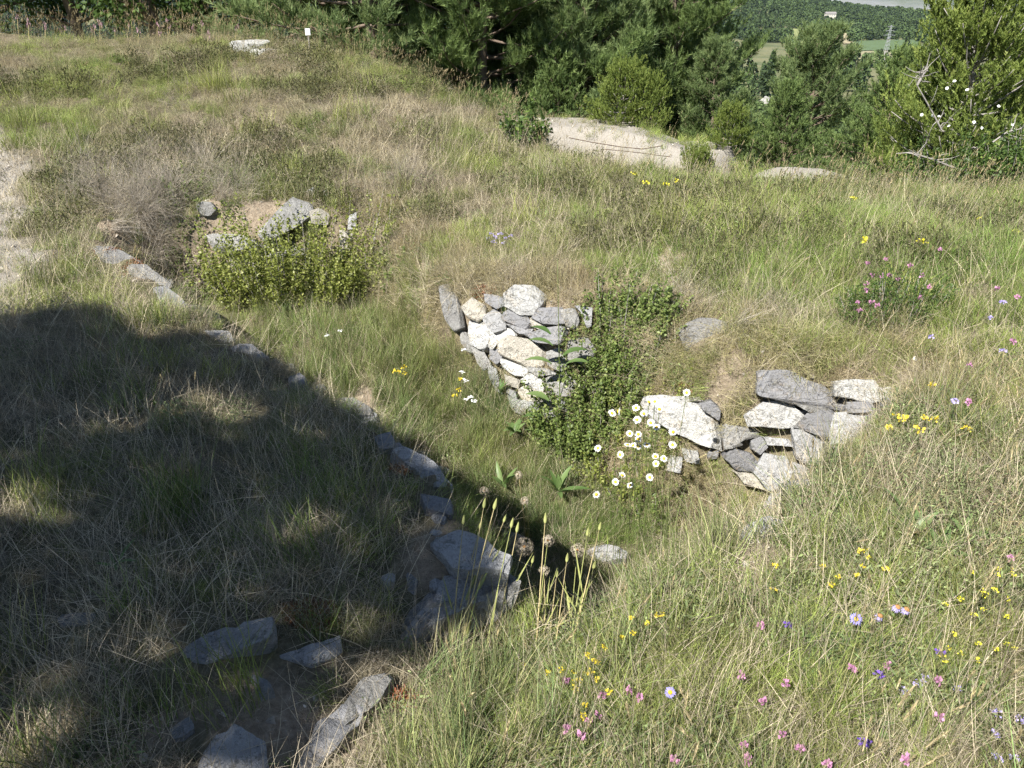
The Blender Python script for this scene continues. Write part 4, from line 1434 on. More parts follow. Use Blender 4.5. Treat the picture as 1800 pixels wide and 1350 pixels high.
# single tussocks standing out of the turf
x, y = points(2600, 1.5, 12.0, 0)
k = (rng.uniform(0, 1, len(x)) < .16) & (poly_dist(x, y, EDGE) < -.05)
x, y = x[k], y[k]
sp = [hit(a_, b_) for a_, b_ in [(262, 578), (285, 572), (245, 582), (30, 228), (45, 222), (130, 250), (560, 400), (640, 210), (600, 215), (110, 480), (60, 500), (760, 280), (940, 330), (1160, 390), (1480, 400), (700, 340)]]
x = np.concatenate([x, [p[0] for p in sp], [p[0] + .05 for p in sp]]); y = np.concatenate([y, [p[1] for p in sp], [p[1] + .04 for p in sp]])
tint = mixc(np.array([.12, .19, .04]), np.array([.27, .30, .07]), rng.uniform(0, 1, len(x)))
lay('grass_tussocks', K_MID, x, y, .75 + .05 * np.hypot(x, y), tint, np.clip(rng.normal(0, .15, len(x)), -.2, .6), 'separate green tussocks standing out of the dry turf', tilt=.15, follow=.3)

# ------------------------------------------------------------------ shrubs and trees
def unit(v):
    return v / (np.linalg.norm(v, axis=-1, keepdims=True) + 1e-9)


def needle_shoots(g, P, D, L, per=16, nl=.07, nw=.012, spread=.75):
    """bottle-brush shoots: P base points, D directions, L lengths"""
    n = len(P); D = unit(D)
    s = g.uniform(.05, 1, (n, per)); 
    c = P[:, None] + D[:, None] * (L[:, None] * s)[..., None]
    o = g.normal(size=(n, per, 3)); o -= D[:, None] * (o * D[:, None]).sum(-1, keepdims=True); o = unit(o)
    dirn = unit(D[:, None] * 1.0 + o * spread * g.uniform(.6, 1.3, (n, per, 1)))
    sd = unit(np.cross(dirn, g.normal(size=(n, per, 3))))
    ln = nl * g.uniform(.7, 1.25, (n, per, 1))
    V = np.stack([c - sd * nw * .5, c + sd * nw * .5, c + dirn * ln], 2).reshape(-1, 3)
    F = np.arange(len(V)).reshape(-1, 3)
    r = np.repeat(np.clip(np.repeat(g.uniform(0, 1, n), per) * .8 + s.ravel() * .2, 0, 1), 3)
    return V, F, r


def leaf_cards(g, C, D, ll, lw, droop=0.1):
    """rhombic folded leaves: C base, D direction"""
    n = len(C); D = unit(D)
    s = unit(np.cross(D, g.normal(size=(n, 3)) * .6 + np.array([0, 0, 1.])))
    nr = np.cross(s, D)
    L = (ll * g.uniform(.65, 1.25, n))[:, None]; W = (lw * g.uniform(.7, 1.2, n))[:, None]
    V = np.stack([C, C + D * L * .45 + s * W * .5, C + D * L - nr * L * droop, C + D * L * .45 - s * W * .5], 1).reshape(-1, 3)
    F = np.arange(4 * n).reshape(-1, 4)
    return V, F, np.repeat(g.uniform(0, 1, n), 4)


M_PINE = mat_leaf('pine_needle', (.11, .165, .06), (.23, .31, .10), .42, .55, (.32, .38, .15))
M_PINE2 = mat_leaf('pale_pine_needle', (.13, .19, .075), (.25, .32, .125), .42, .55, (.35, .40, .18))
M_JUNI = mat_leaf('juniper_needle', (.14, .195, .045), (.27, .33, .08), .4, .55, (.36, .39, .12))
M_BROAD = mat_leaf('broad_leaf', (.05, .09, .025), (.11, .17, .04), .35, .45, (.22, .29, .07))
M_BARK = mat_plain('pine_bark', (.20, .15, .115), .95, .45, 18, .6)
M_GREYBARK = mat_plain('grey_bark', (.30, .275, .25), .95, .4, 22, .5)


def bend_path(g, p0, d, L, k, up, wob):
    """polyline from p0, direction d, gently lifting"""
    pts = [np.array(p0, float)]; d = np.array(d, float)
    for i in range(k):
        d = d + np.array([0, 0, up / k]) + g.normal(0, wob, 3); d /= np.linalg.norm(d)
        pts.append(pts[-1] + d * L / k)
    return np.array(pts)


def pine_meshes(seed, H, R, mat, base=.10, whorl=.34, shape=.75, up=.35, nl=.075, nw=.014, shoot=.16, per=15, dens=1.0, bark=None, lean=0.0):
    """trunk+limbs mesh and crown mesh for a conifer with whorled branches and brush-like shoots"""
    g = np.random.default_rng(seed)
    tr = bend_path(g, (0, 0, -.3), (lean, 0, 1), H + .3, 9, .0, .03)
    wood = [tube(tr, np.linspace(.022 * H, .006, len(tr)), 8)]
    SP, SD, SL = [], [], []
    z = base * H
    while z < H * .985:
        f = z / H
        i = np.interp(z + .3, np.linspace(0, H + .3, len(tr)), np.arange(len(tr)))
        o = tr[int(i)] * (1 - (i % 1)) + tr[min(int(i) + 1, len(tr) - 1)] * (i % 1)
        nb = g.integers(4, 7)
        a0 = g.uniform(0, 6.28)
        for b in range(nb):
            a = a0 + b * 6.283 / nb + g.normal(0, .22)
            L = R * (max(1 - f, .02) ** shape) * g.uniform(.62, 1.18) + .10
            if f < .12: L *= .8
            el = -.22 + .95 * f ** 1.2 + g.normal(0, .12)
            d = np.array([math.cos(a) * math.cos(el), math.sin(a) * math.cos(el), math.sin(el)])
            bp = bend_path(g, o, d, L, 5, up, .07)
            wood.append(tube(bp, np.linspace(.011 * L + .006, .004, len(bp)), 4))
            nt = int((4 + L * 8) * dens)
            for t in g.uniform(.22, 1, nt):
                q = t * 5; k = min(int(q), 4)
                p = bp[k] + (bp[k + 1] - bp[k]) * (q - k)
                dd = unit(bp[k + 1] - bp[k])
                side = np.cross(dd, [0, 0, 1]); side = unit(side) * (1 if g.uniform() < .5 else -1)
                td = unit(dd * g.uniform(.5, 1.1) + side * g.uniform(.3, 1.0) + np.array([0, 0, g.uniform(-.15, .5)]))
                tl = g.uniform(.35, 1.0) * (.16 + .30 * L * (1 - t * .6))
                ns = max(2, int(tl / .085))
                for s in np.linspace(.25, 1, ns):
                    SP.append(p + td * tl * s + g.normal(0, .02, 3))
                    SD.append(td * .7 + g.normal(0, .4, 3) + np.array([0, 0, up + .25]))
                    SL.append(shoot * g.uniform(.6, 1.25))
        z += whorl * g.uniform(.7, 1.25) * (1 - .45 * f)
    SP.append(tr[-1]); SD.append(np.array([0, 0, 1.])); SL.append(shoot * 1.6)
    V, F, r = needle_shoots(g, np.array(SP), np.array(SD), np.array(SL), per, nl, nw)
    crown = mesh_from('crown', V, [F], [mat]); fattr(crown, 'r', r)
    V, F = merge(wood)
    return mesh_from('trunk', V, F, [bark or M_BARK], smooth=True), crown


def tree(name, label, meshes, loc, rz=0, s=1.0, group=None, cat='tree'):
    root = empty(name, loc, label, cat, group)
    root.rotation_euler = (0, 0, rz); root.scale = (s, s, s)
    link('trunk', meshes[0], root); link('crown', meshes[1], root)
    return root


def on_ground(px, Y):
    x = (px - 900) / FPX * (Y * CT + 1.9 * ST)
    return np.array([x, Y, gz(x, Y)])


PA = pine_meshes(21, 5.6, 2.5, M_PINE, .03, .27, .60, .55, dens=1.9, nw=.012, nl=.105, per=22)
PB = pine_meshes(22, 7.0, 2.25, M_PINE, .03, .28, .62, .50, dens=1.8, nw=.012, nl=.105, per=22)
PC = pine_meshes(23, 4.6, 1.7, M_PINE2, .03, .24, .62, .55, dens=1.9, nw=.012, nl=.10, per=20)
PD_ = pine_meshes(24, 2.6, 1.1, M_PINE, .03, .19, .75, .6, nl=.065, nw=.015, shoot=.12, dens=1.8)
PE = pine_meshes(25, 3.7, 1.75, M_PINE2, .12, .26, .55, .5, dens=1.8, nw=.012, nl=.10, per=20)
GP = 'pines growing behind the crest'
tree('pine_tree', 'broad dark green pine directly behind the crest, left of centre', PA, on_ground(845, 14.8), .4, 1.12, GP)
tree('pine_tree', 'lighter green pine between the white post and the broad dark pine', PC, on_ground(665, 14.2), 1.9, 1.25, GP)
tree('pine_tree', 'tall dense pine behind the sandy bank with small yellow green junipers at its foot', PB, on_ground(1170, 16.2), 2.2, .96, GP)
tree('pine_tree', 'slim pale pine squeezed between the broad dark pine and the tall dense one', PC, on_ground(1035, 14.8), .3, 1.1, GP)
tree('pine_tree', 'open round topped pine with visible bare trunk in front of the pale outcrop', PE, on_ground(1435, 17.5), 3.5, 1.0, GP)
tree('pine_tree', 'small dark young pine left of the juniper, below the white outcrop', PD_, on_ground(1545, 12.0), .9, .85, GP)
tree('pine_tree', 'low young pine at the foot of the open round topped pine', PD_, on_ground(1390, 13.0), 2.9, .75, GP)
tree('pine_tree', 'young pine pressed against the right flank of the broad dark pine', PD_, on_ground(985, 14.0), 4.9, .9, GP)
tree('pine_tree', 'pale feathery pine just right of the slab on the crest', PC, on_ground(545, 15.5), 5.1, 1.25, GP)
tree('pine_tree', 'dark pine filling the gap behind the broad dark pine', PB, on_ground(750, 16.5), 5.6, 1.0, GP)
tree('pine_tree', 'pine behind the left flank of the tall dense pine', PA, on_ground(1110, 17.5), 2.6, 1.0, GP)
tree('pine_tree', 'bushy pine on the right flank of the tall dense pine', PC, on_ground(1262, 14.6), 1.2, .62, GP)
tree('pine_tree', 'dark pine deep behind the tall dense pine', PA, on_ground(950, 19), 4.1, 1.1, GP)
tree('pine_tree', 'distant pine low behind the open round topped pine', PC, on_ground(1535, 27.0), 3.3, .8, GP)

# juniper and its neighbours on the right
JU = pine_meshes(31, 2.9, .95, M_JUNI, .03, .11, .5, .85, nl=.045, nw=.013, shoot=.13, per=15, dens=2.3, bark=M_GREYBARK)
JS = pine_meshes(32, .62, .36, M_JUNI, .04, .07, .5, .8, nl=.030, nw=.010, shoot=.07, per=16, dens=3.4, bark=M_GREYBARK)
tree('juniper', 'tall yellow green juniper on the right edge of the slope', JU, on_ground(1680, 8.8), 1.0, .98)
tree('juniper', 'darker juniper half hidden behind the tall yellow green one, at the right edge', JU, on_ground(1790, 9.8), 3.0, .9)
tree('juniper', 'lower juniper shoulder left of the tall yellow green juniper', JU, on_ground(1610, 9.6), 4.2, .68)
GJ = 'small junipers by the sandy bank'
tree('juniper_bush', 'yellow green juniper bush on top of the sandy bank under the tall dense pine', JS, on_ground(1085, 12.45), 0, 1.1, GJ, 'bush')
tree('juniper_bush', 'yellow green juniper bush on the sandy bank, next to the right of the first', JS, on_ground(1137, 12.45), 2, .95, GJ, 'bush')
tree('juniper_bush', 'rounded yellow green bush at the right end of the sandy bank', JS, on_ground(1282, 11.2), 4, .72, GJ, 'bush')
tree('juniper_bush', 'narrow yellow green bush standing in front of the sandy bank', JS, on_ground(1224, 10.6), 1, .72, GJ, 'bush')
PR = pine_meshes(33, 5.0, 1.3, M_PINE2, .48, .42, .5, .5, dens=.8, bark=M_GREYBARK, lean=.05)
tree('pine_tree', 'thin pine with bare grey trunk at the far right edge', PR, on_ground(1868, 8.4), 2.0, .9, GP)


def leafy_shrub(name, label, base, R, H, nsh, mat, seed, ll=.02, lw=.014, per=46, squash=1.0, cat='shrub', erect=.8, climb=1.0):
    """many upright shoots set with small round leaves"""
    g = np.random.default_rng(seed)
    C, D = [], []; wood = []
    for k in range(nsh):
        rr = R * math.sqrt(g.uniform(0, 1)); a = g.uniform(0, 6.283)
        bx, by = rr * math.cos(a) * .75, rr * math.sin(a) * .75 * squash
        out = np.array([math.cos(a) * rr / R * .8, math.sin(a) * rr / R * .8 * squash, erect])
        L = H * (g.uniform(.5, 1.0) if g.uniform() < .85 else g.uniform(.95, 1.2)) * (1 - .38 * (rr / R) ** 2)
        gx = gz(base[0] + bx, base[1] + by) - base[2]
        if gx > climb: continue
        p = bend_path(g, (bx, by, gx - .03), out, L, 5, .8, .08)
        if k % 4 == 0: wood.append(tube(p, np.linspace(.004, .0012, len(p)), 3))
        t = g.uniform(.12, 1, per) ** .8 * 5
        i = np.minimum(t.astype(int), 4)
        c = p[i] + (p[i + 1] - p[i]) * (t - i)[:, None] + g.normal(0, .010, (per, 3))
        C.append(c); d = g.normal(size=(per, 3)); d[:, 2] += .35; D.append(d)
    V, F, r = leaf_cards(g, np.concatenate(C), np.concatenate(D), ll, lw)
    me = mesh_from('foliage', V, [F], [mat]); fattr(me, 'r', r)
    root = empty(name, base, label, cat)
    link('foliage', me, root, kind='stuff')
    V, F = merge(wood); link('stem', mesh_from('stem', V, F, [M_GREYBARK]), root, kind='stuff')
    return root


M_BERB = mat_leaf('shrub_leaf', (.13, .16, .03), (.31, .34, .085), .35, .4, (.44, .44, .17))
M_BERB2 = mat_leaf('darker_shrub_leaf', (.085, .13, .035), (.21, .265, .075), .3, .4, (.31, .34, .12))
leafy_shrub('leafy_shrub', 'big light green small-leaved shrub filling the left end of the trench', hit(505, 548) + np.array([.02, .10, 0]), .66, .90, 420, M_BERB, 41, .023, .018, 56, .66, climb=.24)
leafy_shrub('leafy_shrub', 'light green shrub spray at the right shoulder of the big shrub', hit(640, 500), .22, .62, 60, M_BERB, 42, .024, .018, 46)
leafy_shrub('leafy_shrub', 'dark green leafy plant on the left end of the big light shrub', hit(350, 500), .20, .50, 60, M_BERB2, 43, .026, .012, 46)
leafy_shrub('leafy_shrub', 'dense green small-leaved shrub growing out of the wall between the white stones', hit(1050, 720), .40, .52, 300, M_BERB2, 44, .021, .016, 76, .6)
leafy_shrub('leafy_shrub', 'upper part of the green shrub leaning right over dry grass', hit(1095, 650), .30, .28, 170, M_BERB2, 45, .021, .016, 62, .7)
leafy_shrub('leafy_shrub', 'low light green growth beneath the daisies on the trench bank', hit(1105, 800), .33, .32, 150, M_BERB, 46, .020, .014, 40, .8)
leafy_shrub('leafy_shrub', 'low leafy herbs under the lowest daisies', hit(1140, 880), .26, .24, 90, M_BERB2, 47, .026, .009, 36, .8)
leafy_shrub('flowering_bush', 'dark green vetch clump carrying pink flowers on the right slope', hit(1560, 570), .26, .34, 120, M_BROAD, 48, .022, .008, 44, .7)
leafy_shrub('leafy_shrub', 'grey green plant with broad leaves standing against the crest', hit(925, 255), .22, .5, 30, M_BROAD, 49, .06, .035, 30)
leafy_shrub('leafy_shrub', 'pale silvery sprig in the grass right of the big shrub', hit(700, 470), .12, .25, 20, M_BERB2, 50, .03, .02, 30)
leafy_shrub('leafy_shrub', 'dark shrub of tangled leaves under the juniper at the right', on_ground(1700, 7.6), .8, .8, 260, M_BROAD, 51, .035, .024, 50, .6)
leafy_shrub('leafy_shrub', 'dark tangled shrub at the right edge above the seeding grass', on_ground(1830, 7.2), .8, .9, 260, M_BROAD, 52, .035, .024, 50, .7)
leafy_shrub('leafy_shrub', 'olive shrub in the hollow beside the small dark pine', on_ground(1500, 9.6), .7, .7, 200, M_BROAD, 53, .035, .024, 40, .7)
leafy_shrub('leafy_shrub', 'dark leafy shrub sheltering under the tall dense pine, right of the sandy bank', on_ground(1370, 10.6), .6, .6, 160, M_BROAD, 54, .035, .024, 40, .7)


def broadleaf(label, px, Y, H, R, seed, mat=M_BROAD, n=9000):
    g = np.random.default_rng(seed)
    p0 = on_ground(px, Y)
    wood = [tube(bend_path(g, (0, 0, -.3), (0, 0, 1), H * .8, 6, 0, .06), np.linspace(.11, .03, 7), 7)]
    cl = []
    for k in range(46):
        a = g.uniform(0, 6.283); zz = H * g.uniform(.10, 1.0); rr = R * math.sqrt(max(0.05, 1 - ((zz / H - .45) / .6) ** 2)) * g.uniform(.45, 1.05)
        c = np.array([rr * math.cos(a), rr * math.sin(a), zz]); cl.append((c, g.uniform(.28, .6)))
        wood.append(tube(bend_path(g, (0, 0, max(.2, zz * .55)), c - np.array([0, 0, zz * .6]), np.linalg.norm(c - np.array([0, 0, zz * .55])), 4, .2, .08), np.linspace(.035, .008, 5), 4))
    k = g.integers(0, len(cl), n)
    C = np.array([c for c, _ in cl])[k]; S = np.array([s for _, s in cl])[k]
    d = unit(g.normal(size=(n, 3))); C = C + d * (S * g.uniform(.3, 1, n) ** .5)[:, None]
    D = d * .5 + g.normal(size=(n, 3)) * .6 + np.array([0, 0, -.15])
    V, F, r = leaf_cards(g, C, D, .11, .075)
    cr = mesh_from('crown', V, [F], [mat]); fattr(cr, 'r', np.clip(r * .8 + np.repeat(fbm(C[:, 0] * 2, C[:, 2] * 2, seed), 4) * .5 - .2, 0, 1))
    V, F = merge(wood)
    return tree('broadleaf_tree', label, (mesh_from('trunk', V, F, [M_BARK], smooth=True), cr), p0, 0, 1, 'broadleaf trees behind the mound')


broadleaf('dark leafy tree at the top left corner behind the mound', 20, 17.0, 4.8, 1.9, 61)
broadleaf('dark leafy tree above the seeding crest, second from the left', 170, 17.6, 5.0, 1.7, 62)
broadleaf('leafy tree with sunlit sprays above the middle of the mound crest', 290, 16.8, 4.6, 1.5, 63)
broadleaf('leafy tree just left of the slab on the crest', 385, 17.2, 4.6, 1.35, 64)
broadleaf('leafy tree at the far left beyond the top left corner', -130, 16.5, 5.0, 1.9, 65)

# white wild roses in the tangle on the right
M_PETAL_W = mat_plain('white_petal', (.80, .79, .76), .6, .04)
M_YEL = mat_plain('yellow_disc', (.72, .47, .04), .7, .15, 300)


def disc_petals(n, r, w, cup, seed=0, inner=.12):
    """ring of n petals, each a four-point blade; z up"""
    g = np.random.default_rng(seed)
    V = []; F = []
    for k in range(n):
        a = 6.2832 * k / n + g.normal(0, .06); q = r * g.uniform(.9, 1.08)
        d = np.array([math.cos(a), math.sin(a), 0]); s = np.array([-math.sin(a), math.cos(a), 0])
        z = cup * q * g.uniform(.6, 1.4)
        V += [d * r * inner, d * q * .62 + s * w * .5 + [0, 0, z * .6], d * q + [0, 0, z], d * q * .62 - s * w * .5 + [0, 0, z * .6]]
        F.append([4 * k, 4 * k + 1, 4 * k + 2, 4 * k + 3])
    return np.array(V), np.array(F)


def dome(r, h, n=8):
    V = [(0, 0, h)]; F3 = []; F4 = []
    for j, (rr, zz) in enumerate(((.6, .75), (1, 0.1))):
        for k in range(n):
            a = 6.2832 * k / n; V.append((r * rr * math.cos(a), r * rr * math.sin(a), h * zz))
    for k in range(n):
        F3.append((0, 1 + k, 1 + (k + 1) % n)); F4.append((1 + k, 1 + n + k, 1 + n + (k + 1) % n, 1 + (k + 1) % n))
    return np.array(V, float), [np.array(F3), np.array(F4)]


# the pine that shades the terrace stands behind the viewer's left shoulder
SHADE = [(p[0], p[1]) for p in [PD(x_, y_, 1.64) for x_, y_ in [(-700, 560), (-300, 548), (60, 566), (110, 552), (190, 546), (250, 560), (300, 590), (350, 586), (420, 604), (520, 648), (600, 702), (650, 730), (720, 775),
                                                              (795, 850), (828, 905), (862, 985), (862, 1040), (770, 1085), (715, 1130), (690, 1190), (610, 1240), (560, 1290), (480, 1400), (440, 1600), (-700, 1600)]]]
FLECK = [(360, 700, .10), (330, 728, .09), (420, 735, .11), (250, 752, .08), (470, 722, .07), (170, 770, .07), (60, 872, .12), (30, 905, .09), (100, 850, .07), (590, 935, .07), (560, 950, .05), (290, 1145, .05), (130, 1255, .08), (160, 1265, .07), (20, 1210, .06), (620, 1160, .06),
         (560, 1150, .04), (270, 575, .10), (70, 1020, .05), (210, 1020, .05), (350, 870, .04), (20, 1350, .1), (560, 1320, .12), (440, 1060, .03)]


def shade_tree():
    g = np.random.default_rng(99)
    fl = [(PD(a, b_, 1.64)[:2], r) for a, b_, r in FLECK]
    n = 60000
    gx = g.uniform(-6.0, .3, n); gy = g.uniform(.1, 4.8, n)
    sd = poly_dist(gx, gy, SHADE) + (fbm(gx * 3.5, gy * 3.5, 201) - .5) * .26 + (fbm(gx * 12, gy * 12, 202) - .5) * .14
    keep = sd > .03
    for c, r in fl:
        keep &= np.hypot(gx - c[0], (gy - c[1])) > r * (.7 + .6 * fbm(gx * 6, gy * 6, 203))
    keep &= fbm(gx * 4.2, gy * 4.2, 205) > .27
    for k in range(26):      # chance gaps between the branches
        c = (g.uniform(-4.2, -.4), g.uniform(.9, 3.4)); keep &= np.hypot(gx - c[0], (gy - c[1]) * 1.5) > g.uniform(.03, .11) * (.6 + .8 * fbm(gx * 7, gy * 7, 209))
    gx, gy = gx[keep], gy[keep]
    m = len(gx)
    # height of the foliage that casts each bit of shade: the crown is a lumpy dome
    u = (gx + 2.8) / 3.4; v = (gy - 2.2) / 2.8
    top = 1.5 * np.sqrt(np.clip(1 - u * u - v * v, .02, 1))
    hh = 4.6 + g.uniform(-.75, 1, m) * top + (fbm(gx * 1.5, gy * 1.5, 207) - .5) * .9
    t = hh / SUN[2]
    P = np.stack([gx, gy, np.zeros(m)], 1) + SUN * t[:, None]
    C = np.median(P, axis=0)
    base = np.array([C[0] + .2, C[1] - .1, 0.0]); base[2] = gz(base[0], base[1])
    P -= base
    V, F, r = leaf_cards(g, P, g.normal(size=(m, 3)), .105, .07)
    cr = mesh_from('crown', V, [F], [M_BROAD]); fattr(cr, 'r', r)
    wood = [tube(bend_path(g, (0, 0, -.3), (0, 0, 1), 4.6, 6, 0, .04), np.linspace(.13, .07, 7), 8)]
    for k in range(34):
        e = P[g.integers(0, m)]
        s = np.array([0, 0, g.uniform(2.2, 4.2)])
        mid = s + (e - s) * .5 + g.normal(0, .12, 3)
        wood.append(tube([s, mid, e], [.05, .03, .008], 5))
    V, F = merge(wood)
    tree('shade_tree', 'leafy tree behind the viewer that shades the terrace on the left', (mesh_from('trunk', V, F, [M_BARK], smooth=True), cr), base)


shade_tree()

# ------------------------------------------------------------------ flowers
M_STEM = mat_plain('green_stem', (.13, .17, .05), .6, .3)
M_STEMD = mat_plain('straw_stem', (.44, .36, .18), .7, .3)
M_DAISY = mat_plain('daisy_petal', (.80, .80, .78), .6, .03)
M_YFLOW = mat_plain('yellow_petal', (.66, .52, .05), .55, .18, 200)
M_LEMON = mat_plain('lemon_petal', (.68, .62, .05), .55, .18, 200)
M_PINK = mat_plain('pink_petal', (.46, .22, .35), .6, .3, 200)
M_PURP = mat_plain('purple_petal', (.17, .09, .42), .6, .25, 200)
M_LILAC = mat_plain('lilac_petal', (.42, .36, .66), .6, .2, 200)
M_ASTER = mat_plain('aster_petal', (.27, .24, .58), .6, .15, 200)
M_BROWN = mat_plain('brown_disc', (.36, .19, .07), .8, .2, 200)
M_FLUFF = mat_plain('seed_fluff', (.42, .36, .27), .8, .15, 100)
M_BUD = mat_plain('closed_bud', (.28, .29, .10), .6, .3, 60)
M_RED = mat_leaf('red_sedum', (.18, .05, .03), (.36, .13, .06), .2, .5)
M_RUST = mat_leaf('brown_sedum', (.16, .07, .035), (.36, .19, .09), .2, .5)
M_DOCK = mat_leaf('dock_leaf', (.10, .17, .05), (.20, .28, .10), .35, .4)
M_LANCE = mat_leaf('lance_leaf', (.11, .17, .06), (.19, .26, .10), .3, .4)

ORD = ['leftmost', 'second from the left', 'third from the left', 'fourth from the left', 'fifth from the left', 'sixth from the left', 'seventh from the left', 'eighth from the left', 'ninth from the left', 'tenth from the left']
ROWN = {1: [''], 2: ['upper row', 'lower row'], 3: ['top row', 'middle row', 'bottom row'], 4: ['top row', 'second row down', 'third row down', 'bottom row'],
        5: ['top row', 'second row down', 'middle row', 'fourth row down', 'bottom row'], 6: ['top row', 'second row down', 'third row down', 'fourth row down', 'fifth row down', 'bottom row']}


def row_words(pts):
    """where each of a cluster of flowers stands within its cluster: row from the top, then place from the left"""
    n = len(pts); nr = min(6, max(1, -(-n // 7)))
    order = sorted(range(n), key=lambda i: pts[i][1])
    out = [''] * n
    for r in range(nr):
        row = sorted(order[r * n // nr:(r + 1) * n // nr], key=lambda i: pts[i][0])
        for j, i in enumerate(row):
            w = ORD[j] if j < len(row) - 1 or len(row) == 1 else 'rightmost'
            out[i] = w + (' in the ' + ROWN[nr][r] if nr > 1 else '')
    return out


CAMDIR = Vector((0, -CT, ST))


def along(px, py, Y):
    return PY(px, py, Y)


def facing_frame(n):
    n = Vector(n).normalized()
    return n.to_track_quat('Z', 'Y').to_matrix()


def xf(V, M, t):
    return np.asarray(V) @ np.array(M).T + np.asarray(t)


def stem_path(base, head, sag=.25):
    b, h = np.array(base), np.array(head)
    mid = b * .5 + h * .5; mid[:2] = b[:2] * (.5 + sag) + h[:2] * (.5 - sag)
    t = np.linspace(0, 1, 6)[:, None]
    return (1 - t) ** 2 * b + 2 * t * (1 - t) * mid + t * t * h


def flower_base(head, dx, dy):
    x, y = head[0] + dx, head[1] + dy
    return np.array([x, y, gz(x, y) - .01])


# ox-eye daisies
DAISY = [(1207, 690), (1141, 706), (1151, 706), (1118, 717), (1159, 719), (1076, 726), (1087, 723), (1132, 727), (1120, 738), (1144, 743), (1154, 751), (1183, 759), (1107, 762), (1122, 763), (1122, 772),
         (1103, 782), (1113, 783), (1122, 785), (1137, 782), (1182, 782), (1051, 788), (1090, 799), (1152, 802), (1167, 806), (1153, 815), (1094, 835), (1082, 847), (1142, 839), (1108, 853), (1048, 869)]
DLAB = {0: 'highest daisy, above the top edge of the white boulder', 5: 'left one of the twin daisies against the green shrub', 6: 'right one of the twin daisies against the green shrub', 11: 'daisy in front of the lower edge of the white boulder',
        19: 'daisy standing by itself under the white boulder', 20: 'lone daisy left of the others, against the dark trench wall', 25: 'large round daisy low in the shaded hollow, facing the viewer', 29: 'lowest lone daisy at the left of the hollow'}
DW = row_words(DAISY)
for i, (px, py) in enumerate(DAISY):
    g = np.random.default_rng(300 + i)
    h = along(px, py, g.uniform(3.02, 3.22) + (0.12 if i == 0 else 0))
    zt = gz(h[0], h[1])
    if h[2] < zt + .08: h = hit(px, py) - ray(px, py) * .12
    b = flower_base(h, g.normal(.03, .04), g.normal(.10, .05))
    n = Vector((-.35, -.75, .65)) + Vector(g.normal(0, .42, 3))
    root = empty('daisy', b, DLAB.get(i, 'ox-eye daisy below the white boulder, ' + DW[i]), 'flower', 'ox-eye daisies on the trench bank')
    M = facing_frame(n)
    hv = h - b
    v, f = disc_petals(17, .0195 * g.uniform(.9, 1.12), .0068, g.uniform(-.25, .18), i, .22)
    link('petals', mesh_from('petals', xf(v, M, hv), [f], [M_DAISY]), root)
    v, f = dome(.0085, .005)
    link('flower_centre', mesh_from('flower_centre', xf(v, M, hv + np.array(M.col[2]) * .001), f, [M_YEL]), root)
    p = stem_path((0, 0, 0), hv - np.array(M.col[2]) * .004)
    v, f = tube(p, .0014, 4)
    link('stem', mesh_from('stem', v, f, [M_STEM]), root)


def blob_head(g, n, r, pr):
    """cluster of small folded petals"""
    c = unit(g.normal(size=(n, 3))) * (r * g.uniform(.35, 1, n))[:, None]
    c[:, 2] = np.abs(c[:, 2]) * .8
    d = unit(c + g.normal(0, r * .5, (n, 3)))
    s = unit(np.cross(d, g.normal(size=(n, 3)))); L = pr * g.uniform(.7, 1.3, (n, 1))
    V = np.stack([c, c + d * L * .6 + s * L * .42, c + d * L, c + d * L * .6 - s * L * .42], 1).reshape(-1, 3)
    return V, np.arange(4 * n).reshape(-1, 4)


def small_flower(name, px, py, hgt, r, pr, n, mat, label, group, seed, cat='flower', spike=1.0, lift=None):
    g = np.random.default_rng(seed)
    p = hit(px, py)
    d = ray(px, py)
    # the head floats above the turf on its stem: step back towards the viewer until it is hgt above the soil
    h = p.copy(); 
    for k in range(80):
        h = h - d * .006
        if h[2] - gz(h[0], h[1]) > hgt: break
    b = flower_base(h, g.normal(0, .02), g.normal(.01, .02))
    V, F = blob_head(g, n, r, pr); V[:, 2] *= spike
    hv = h - b
    tv, tf = tube(stem_path((0, 0, 0), hv), .0011, 3)
    VV, FF = merge([(V + hv, [F]), (tv, tf)])
    nq = sum(len(f) for f in FF); 
    # merge() groups triangles first, then quads in the order given
    idx = []
    for f in FF:
        idx += [0 if (f[j].max() < len(V)) else 1 for j in range(len(f))]
    me = mesh_from(name, VV, FF, [mat, M_STEM], idx)
    link(name, me, label=label, cat=cat, group=group, loc=tuple(b))


TREF_L = [(1063, 1093), (1079, 1093), (1110, 1087), (1112, 1113), (1155, 1083), (1165, 1082), (1138, 1097), (1062, 1138), (1092, 1120), (1032, 1153), (1045, 1162), (1051, 1166), (1007, 1183), (1030, 1183), (1038, 1180), (1007, 1200), (1018, 1198), (1048, 1195), (963, 1183), (920, 1167), (910, 1160), (987, 1177), (1070, 1217), (1028, 1240), (1025, 1260), (957, 1140), (1012, 1212)]
TREF_R = [(1473, 1015), (1507, 1012), (1522, 968), (1528, 980), (1513, 970), (1463, 1028), (1515, 998), (1558, 1002), (1445, 998), (1362, 995), (1360, 1038)]
TREF_W = [(1575, 732), (1585, 740), (1593, 738), (1628, 737), (1643, 737), (1615, 757), (1563, 753), (1535, 754), (1700, 754), (1637, 678)]
TREF_M = [(692, 653), (702, 655), (712, 656), (710, 645), (810, 668), (806, 685), (800, 697)]
sd = 1000
